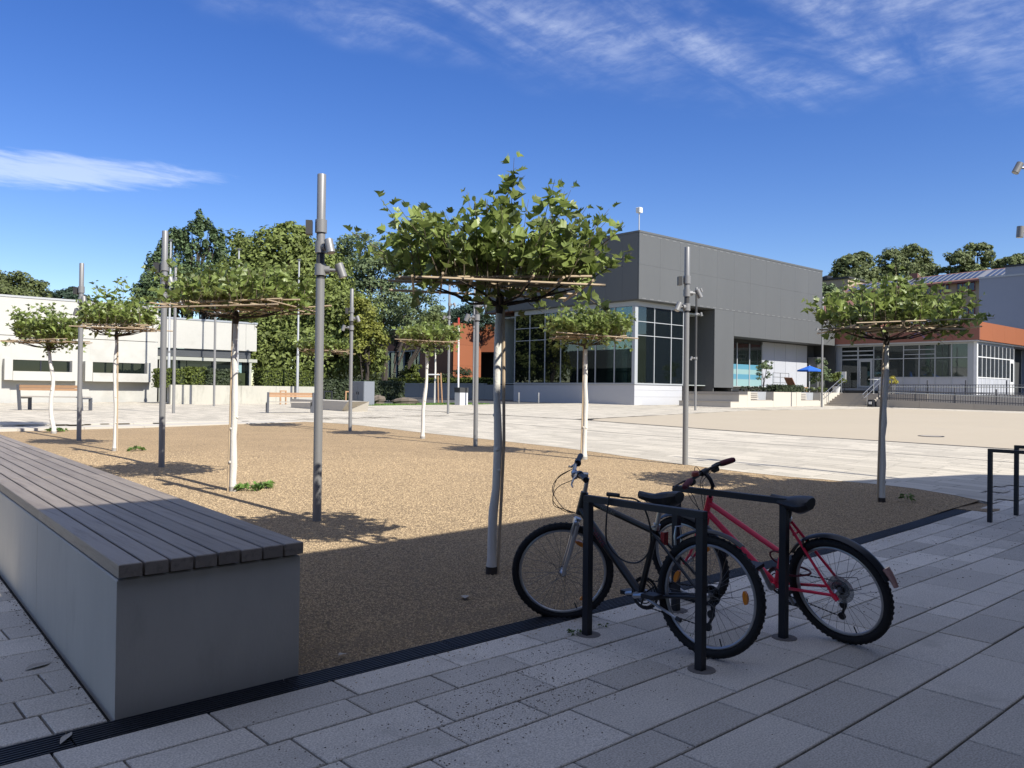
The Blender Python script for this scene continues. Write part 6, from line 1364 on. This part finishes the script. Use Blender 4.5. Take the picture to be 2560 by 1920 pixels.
# ---- black bicycle
B = Bike('black_bicycle', 'black bicycle with silver fork and stem, parked behind the nearer stand', (3.906, 2.659, 0), 3.5, -1.8, G2)
HT_, HB = (.925, .835), (.965, .69); bb_ = (.470, .268); rh = (.004, .340)
B.tubes('frame', m_bframe, [(P3(.935, .795), P3(.395, .655), .021, .019), (P3(.955, .725), P3(*bb_), .026, .026), (P3(*HT_), P3(*HB), .025, .025), (P3(.366, .695), P3(*bb_), .018, .018),
    (P3(.39, .655, .02), P3(*rh, .06), .010, .008), (P3(.39, .655, -.02), P3(*rh, -.06), .010, .008), (P3(bb_[0]-.03, bb_[1], .03), P3(*rh, .06), .013, .009), (P3(bb_[0]-.03, bb_[1], -.03), P3(*rh, -.06), .013, .009), (P3(*bb_, -.036), P3(*bb_, .036), .022, .022)])
B.wheel(.004, .340, .340, 'rear_wheel', .042, (3.0, .35))
B.tubes('seat_post', m_alloy, [(P3(.372, .675), P3(.345, .80), .0135, .0135)]); B.tubes('seat_clamp', m_alloy, [(P3(.375, .665), P3(.367, .70), .022, .022), (P3(.37, .685, -.03), P3(.37, .685, .05), .006, .006)])
B.saddle(.215, .497, .862, .02)
B.crank(*bb_, 168, m_alloy, rear=(.004, .34)); B.brake(.215, .60, m_alloy)
tl = B.mb(); tl.box(.300, -.022, .585, .325, .022, .66); B.put(tl, 'tail_reflector', m_redl, None, False)
B.fender(.004, .340, .372, .95, 2.15, m_fender, 'rear_mudguard')
ks = B.tubes('kickstand', m_alloy, [(P3(.40, .265, .05), P3(.16, .20, .085), .009, .008)]); B.put(B.mb().tube([P3(.16, .20, .085), P3(.13, .192, .088)], .013, 8), 'kickstand_foot', m_plast, ks)
# printed name on the down tube
dt = P3(*bb_)-P3(.955, .725); dt /= np.linalg.norm(dt); pc = P3(.955, .725)+dt*.23+np.array([0, .0262, 0])
cu = text_obj('DRIVE', .052, m_dred, B.root, tuple(pc), tuple(dt), tuple(np.cross(np.array([0, 1., 0]), dt)), 'frame_lettering', .0006)
tt = P3(.395, .655)-P3(.935, .795); tt /= np.linalg.norm(tt); text_obj('TREK LINE', .026, m_spoke, B.root, tuple(P3(.935, .795)+tt*.22+np.array([0, .0212, 0])), tuple(tt), tuple(np.cross(np.array([0, 1., 0]), tt)), 'frame_lettering', .0005).hide_render = False
B.xf = B.steer(HT_, HB, 44)
fw_ = B.wheel(1.085, .306, .333, 'front_wheel', .040, (2.15, 4.05))
fk = B.mb()
for y in (-.055, .055):
    fk.tube([P3(.985, .635, y), P3(1.005, .56, y)], [.019, .019], 10); fk.tube([P3(1.005, .565, y), P3(1.03, .47, y), P3(1.065, .37, y), P3(1.085, .30, y)], [.015, .015, .013, .010], 10)
fk.tube([P3(.985, .64, -.06), P3(.985, .64, .06)], .018, 8); fk.tube([P3(1.005, .56, -.055), P3(1.0, .59, 0), P3(1.005, .56, .055)], .014, 8)
fko = B.put(fk, 'fork', m_alloy); B.put(B.mb().tube([P3(.972, .665), P3(.985, .635)], .022, 10), 'fork_crown', m_alloy, fko)
B.put(B.mb().tube([P3(1.0, .66, .07), P3(1.02, .60, .065), P3(1.02, .57, .06)], [.006, .010, .008], 6), 'brake_arm', m_alloy, fko)
st = B.mb(); st.tube([P3(*HT_), P3(.905, .93)], .014, 10); st.tube([P3(.90, .945), P3(.975, .955)], [.020, .018], 10); st.tube([P3(.985, .955, -.035), P3(.985, .955, .035)], .024, 12); B.put(st, 'stem', m_alloy)
hbz = [(.985, .955, 0), (.985, .955, .05), (.975, .985, .12), (.955, .995, .19), (.93, 1.0, .30)]
hb = B.mb(); full = [(x, z, -y) for x, z, y in reversed(hbz)]+hbz[1:]; hb.tube(curve([P3(x, z, y) for x, z, y in full], 4), .0125, 10); hbo = B.put(hb, 'handlebar', m_alloy)
for sd in (1, -1):
    gr = B.mb(); gr.tube([P3(.955, .995, sd*.185), P3(.943, .998, sd*.24), P3(.93, 1.0, sd*.305)], [.0165, .017, .0185], 12); B.put(gr, 'grip', m_plast, hbo)
    sh_ = B.mb(); sh_.tube([P3(.958, .992, sd*.13), P3(.956, .994, sd*.175)], .022, 12); B.put(sh_, 'shifter', m_plast, hbo)
    lv = B.mb(); lv.tube([P3(.97, .99, sd*.13), P3(1.0, .965, sd*.15), P3(1.015, .95, sd*.21), P3(1.01, .945, sd*.255)], [.010, .007, .006, .005], 6); B.put(lv, 'brake_lever', m_alloy, hbo)
cb = B.mb()
for sd, dz in ((1, 0), (-1, .03), (-1, -.05)): cb.tube(curve([P3(.99, .96, sd*.13), P3(1.10, .90, sd*.10), P3(1.13, .80+dz, sd*.05), P3(1.06, .72, sd*.02), P3(.99, .70, 0)]), .0025, 5)
tag(B.put(cb, 'brake_cables', m_plast), kind='stuff'); B.xf = None
# ---- red bicycle
Q = Bike('red_bicycle', 'coral red step-through bicycle leaning on the farther stand', (4.775, 2.272, 0), -4.5, 14.5, G2)
HT_, HB = (.872, .815), (.930, .69); bb_ = (.450, .283); rh = (.015, .328); sc_t = (.290, .735)
Q.tubes('frame', m_red, [(P3(.890, .775), P3(.395, .515), .0185, .017), (P3(.920, .705), P3(*bb_), .0195, .0195), (P3(*HT_), P3(*HB), .022, .022), (P3(*sc_t), P3(*bb_), .0165, .0165),
    (P3(.285, .72, .018), P3(*rh, .062), .009, .008), (P3(.285, .72, -.018), P3(*rh, -.062), .009, .008), (P3(bb_[0]-.03, bb_[1], .03), P3(*rh, .062), .010, .009), (P3(bb_[0]-.03, bb_[1], -.03), P3(*rh, -.062), .010, .009), (P3(.25, .655, -.03), P3(.25, .655, .03), .007, .007), (P3(*bb_, -.036), P3(*bb_, .036), .022, .022), (P3(.015, .328, .06), P3(-.01, .30, .062), .016, .014)])
Q.wheel(.015, .330, .330, 'rear_wheel', .046, ())
Q.put(Q.mb().tube([P3(.015, .33, -.022), P3(.015, .33, -.020)], .085, 32), 'spoke_disc', m_disc)
Q.tubes('seat_post', m_plast, [(P3(*sc_t), P3(.268, .80), .0135, .0135)]); Q.tubes('seat_clamp', m_alloy, [(P3(.293, .73), P3(.284, .755), .020, .020)])
Q.saddle(.118, .385, .868, .0); Q.crank(*bb_, 72, m_lamp, rear=(.015, .33)); Q.brake(.185, .53, m_plast)
fd_ = Q.fender(.015, .330, .358, .55, 2.75, m_fender, 'rear_mudguard', .03)
rl = Q.mb(); 
for k, q in enumerate((2.62, 2.72, 2.82)):
    d = P3(math.cos(q), math.sin(q)); c = P3(.015, .33)+d*.372; t_ = P3(-math.sin(q), math.cos(q)); rl.tube([c-t_*.02, c+t_*.02], [.022-.003*k, .020-.003*k], 10)
Q.put(rl, 'tail_reflector', m_clear)
lk = Q.mb(); lk.ring(P3(.40, .47), P3(1, 0, .1), P3(.1, .9, .35), .055, .006, 26, 6); lk.tube(curve([P3(.40, .42, .05), P3(.33, .405, .07), P3(.25, .40, .055), P3(.19, .405, .0), P3(.25, .41, -.04), P3(.36, .42, -.03)]), .0065, 7)
Q.put(lk, 'cable_lock', m_grip)
Q.xf = Q.steer(HT_, HB, 3)
Q.wheel(1.155, .315, .330, 'front_wheel', .042, (2.5,)); fk = Q.mb()
for y in (-.055, .055): fk.tube([P3(.945, .665, y*.8), P3(1.0, .54, y), P3(1.08, .40, y), P3(1.155, .315, y)], [.013, .012, .010, .009], 9)
fk.tube([P3(.945, .665, -.05), P3(.945, .665, .05)], .018, 8); Q.put(fk, 'fork', m_red); Q.fender(1.155, .315, .357, .9, 2.9, m_fender, 'front_mudguard', .03); Q.brake(1.0, .56, m_plast)
st = Q.mb(); st.tube([P3(*HT_), P3(.84, .885), P3(.833, .90)], [.012, .012, .015], 10); st.tube(curve([P3(.833, .90), P3(.85, .945), P3(.885, .985)], 5), .0135, 10); st.tube([P3(.888, .988, -.03), P3(.888, .988, .03)], .021, 12); Q.put(st, 'stem', m_plast)
hbz = [(.888, .988, 0), (.888, .988, .06), (.875, .990, .15), (.84, .985, .27)]; full = [(x, z, -y) for x, z, y in reversed(hbz)]+hbz[1:]
hb = Q.mb(); hb.tube([P3(x, z, y) for x, z, y in full], .0115, 10); hbo = Q.put(hb, 'handlebar', m_plast)
for sd in (1, -1):
    gr = Q.mb(); gr.tube([P3(.872, .990, sd*.165), P3(.866, .99, sd*.185), P3(.845, .986, sd*.265), P3(.838, .985, sd*.282)], [.0165, .0215, .020, .015], 12); Q.put(gr, 'grip', m_grip, hbo)
    sh_ = Q.mb(); sh_.tube([P3(.895, .965, sd*.115), P3(.893, .962, sd*.15)], .022, 10); Q.put(sh_, 'shifter', m_plast, hbo)
    lv = Q.mb(); lv.tube([P3(.89, .975, sd*.135), P3(.935, .975, sd*.16), P3(.945, .972, sd*.22), P3(.93, .968, sd*.29)], [.010, .007, .006, .006], 6); Q.put(lv, 'brake_lever', m_plast, hbo)
bl = Q.mb(); bl.lathe([(.027, 0), (.027, .012), (.022, .024), (.008, .030)], (.880, .10, 1.0), 14); Q.put(bl, 'bell', mat('red_bell', (.30, .06, .04), .4), hbo)
cb = Q.mb()
for sd, k in ((1, 0), (-1, .02), (1, .035), (-1, .05)): cb.tube(curve([P3(.895, .97, sd*.12), P3(.98, .93-k, sd*.08), P3(1.0-k, .82, sd*.05), P3(.96, .72-k, .02*sd), P3(.93, .66-k, .015)]), .0025, 5)
cb.tube(curve([P3(.89, .99, .02), P3(.90, 1.04, .05), P3(.895, 1.035, .08), P3(.89, .98, .09)]), .0025, 5)
tag(Q.put(cb, 'brake_cables', m_plast), kind='stuff'); Q.xf = None
# cable lock looped over the top rail of the nearer stand
lk = thing('cable_lock', 'thin black cable lock looped over the rail of the nearer stand', 'lock', (3.69, 3.18, .85)); b = MB()
zr_ = .853
b.tube(curve([(3.66, 3.19, zr_+.012), (3.645, 3.195, zr_-.12), (3.66, 3.20, zr_-.26), (3.70, 3.13, zr_-.35), (3.73, 3.03, zr_-.36), (3.745, 2.955, zr_-.28), (3.74, 2.945, zr_-.15), (3.72, 2.98, zr_-.03), (3.70, 3.03, zr_+.010), (3.685, 3.11, zr_+.012), (3.67, 3.17, zr_+.022)]), .0052, 7)
b.build('cable', m_plast, lk, True)
MB().tube([(3.66, 3.205, zr_+.024), (3.68, 3.13, zr_+.022)], .0125, 10).build('lock_head', m_plast, lk, True)
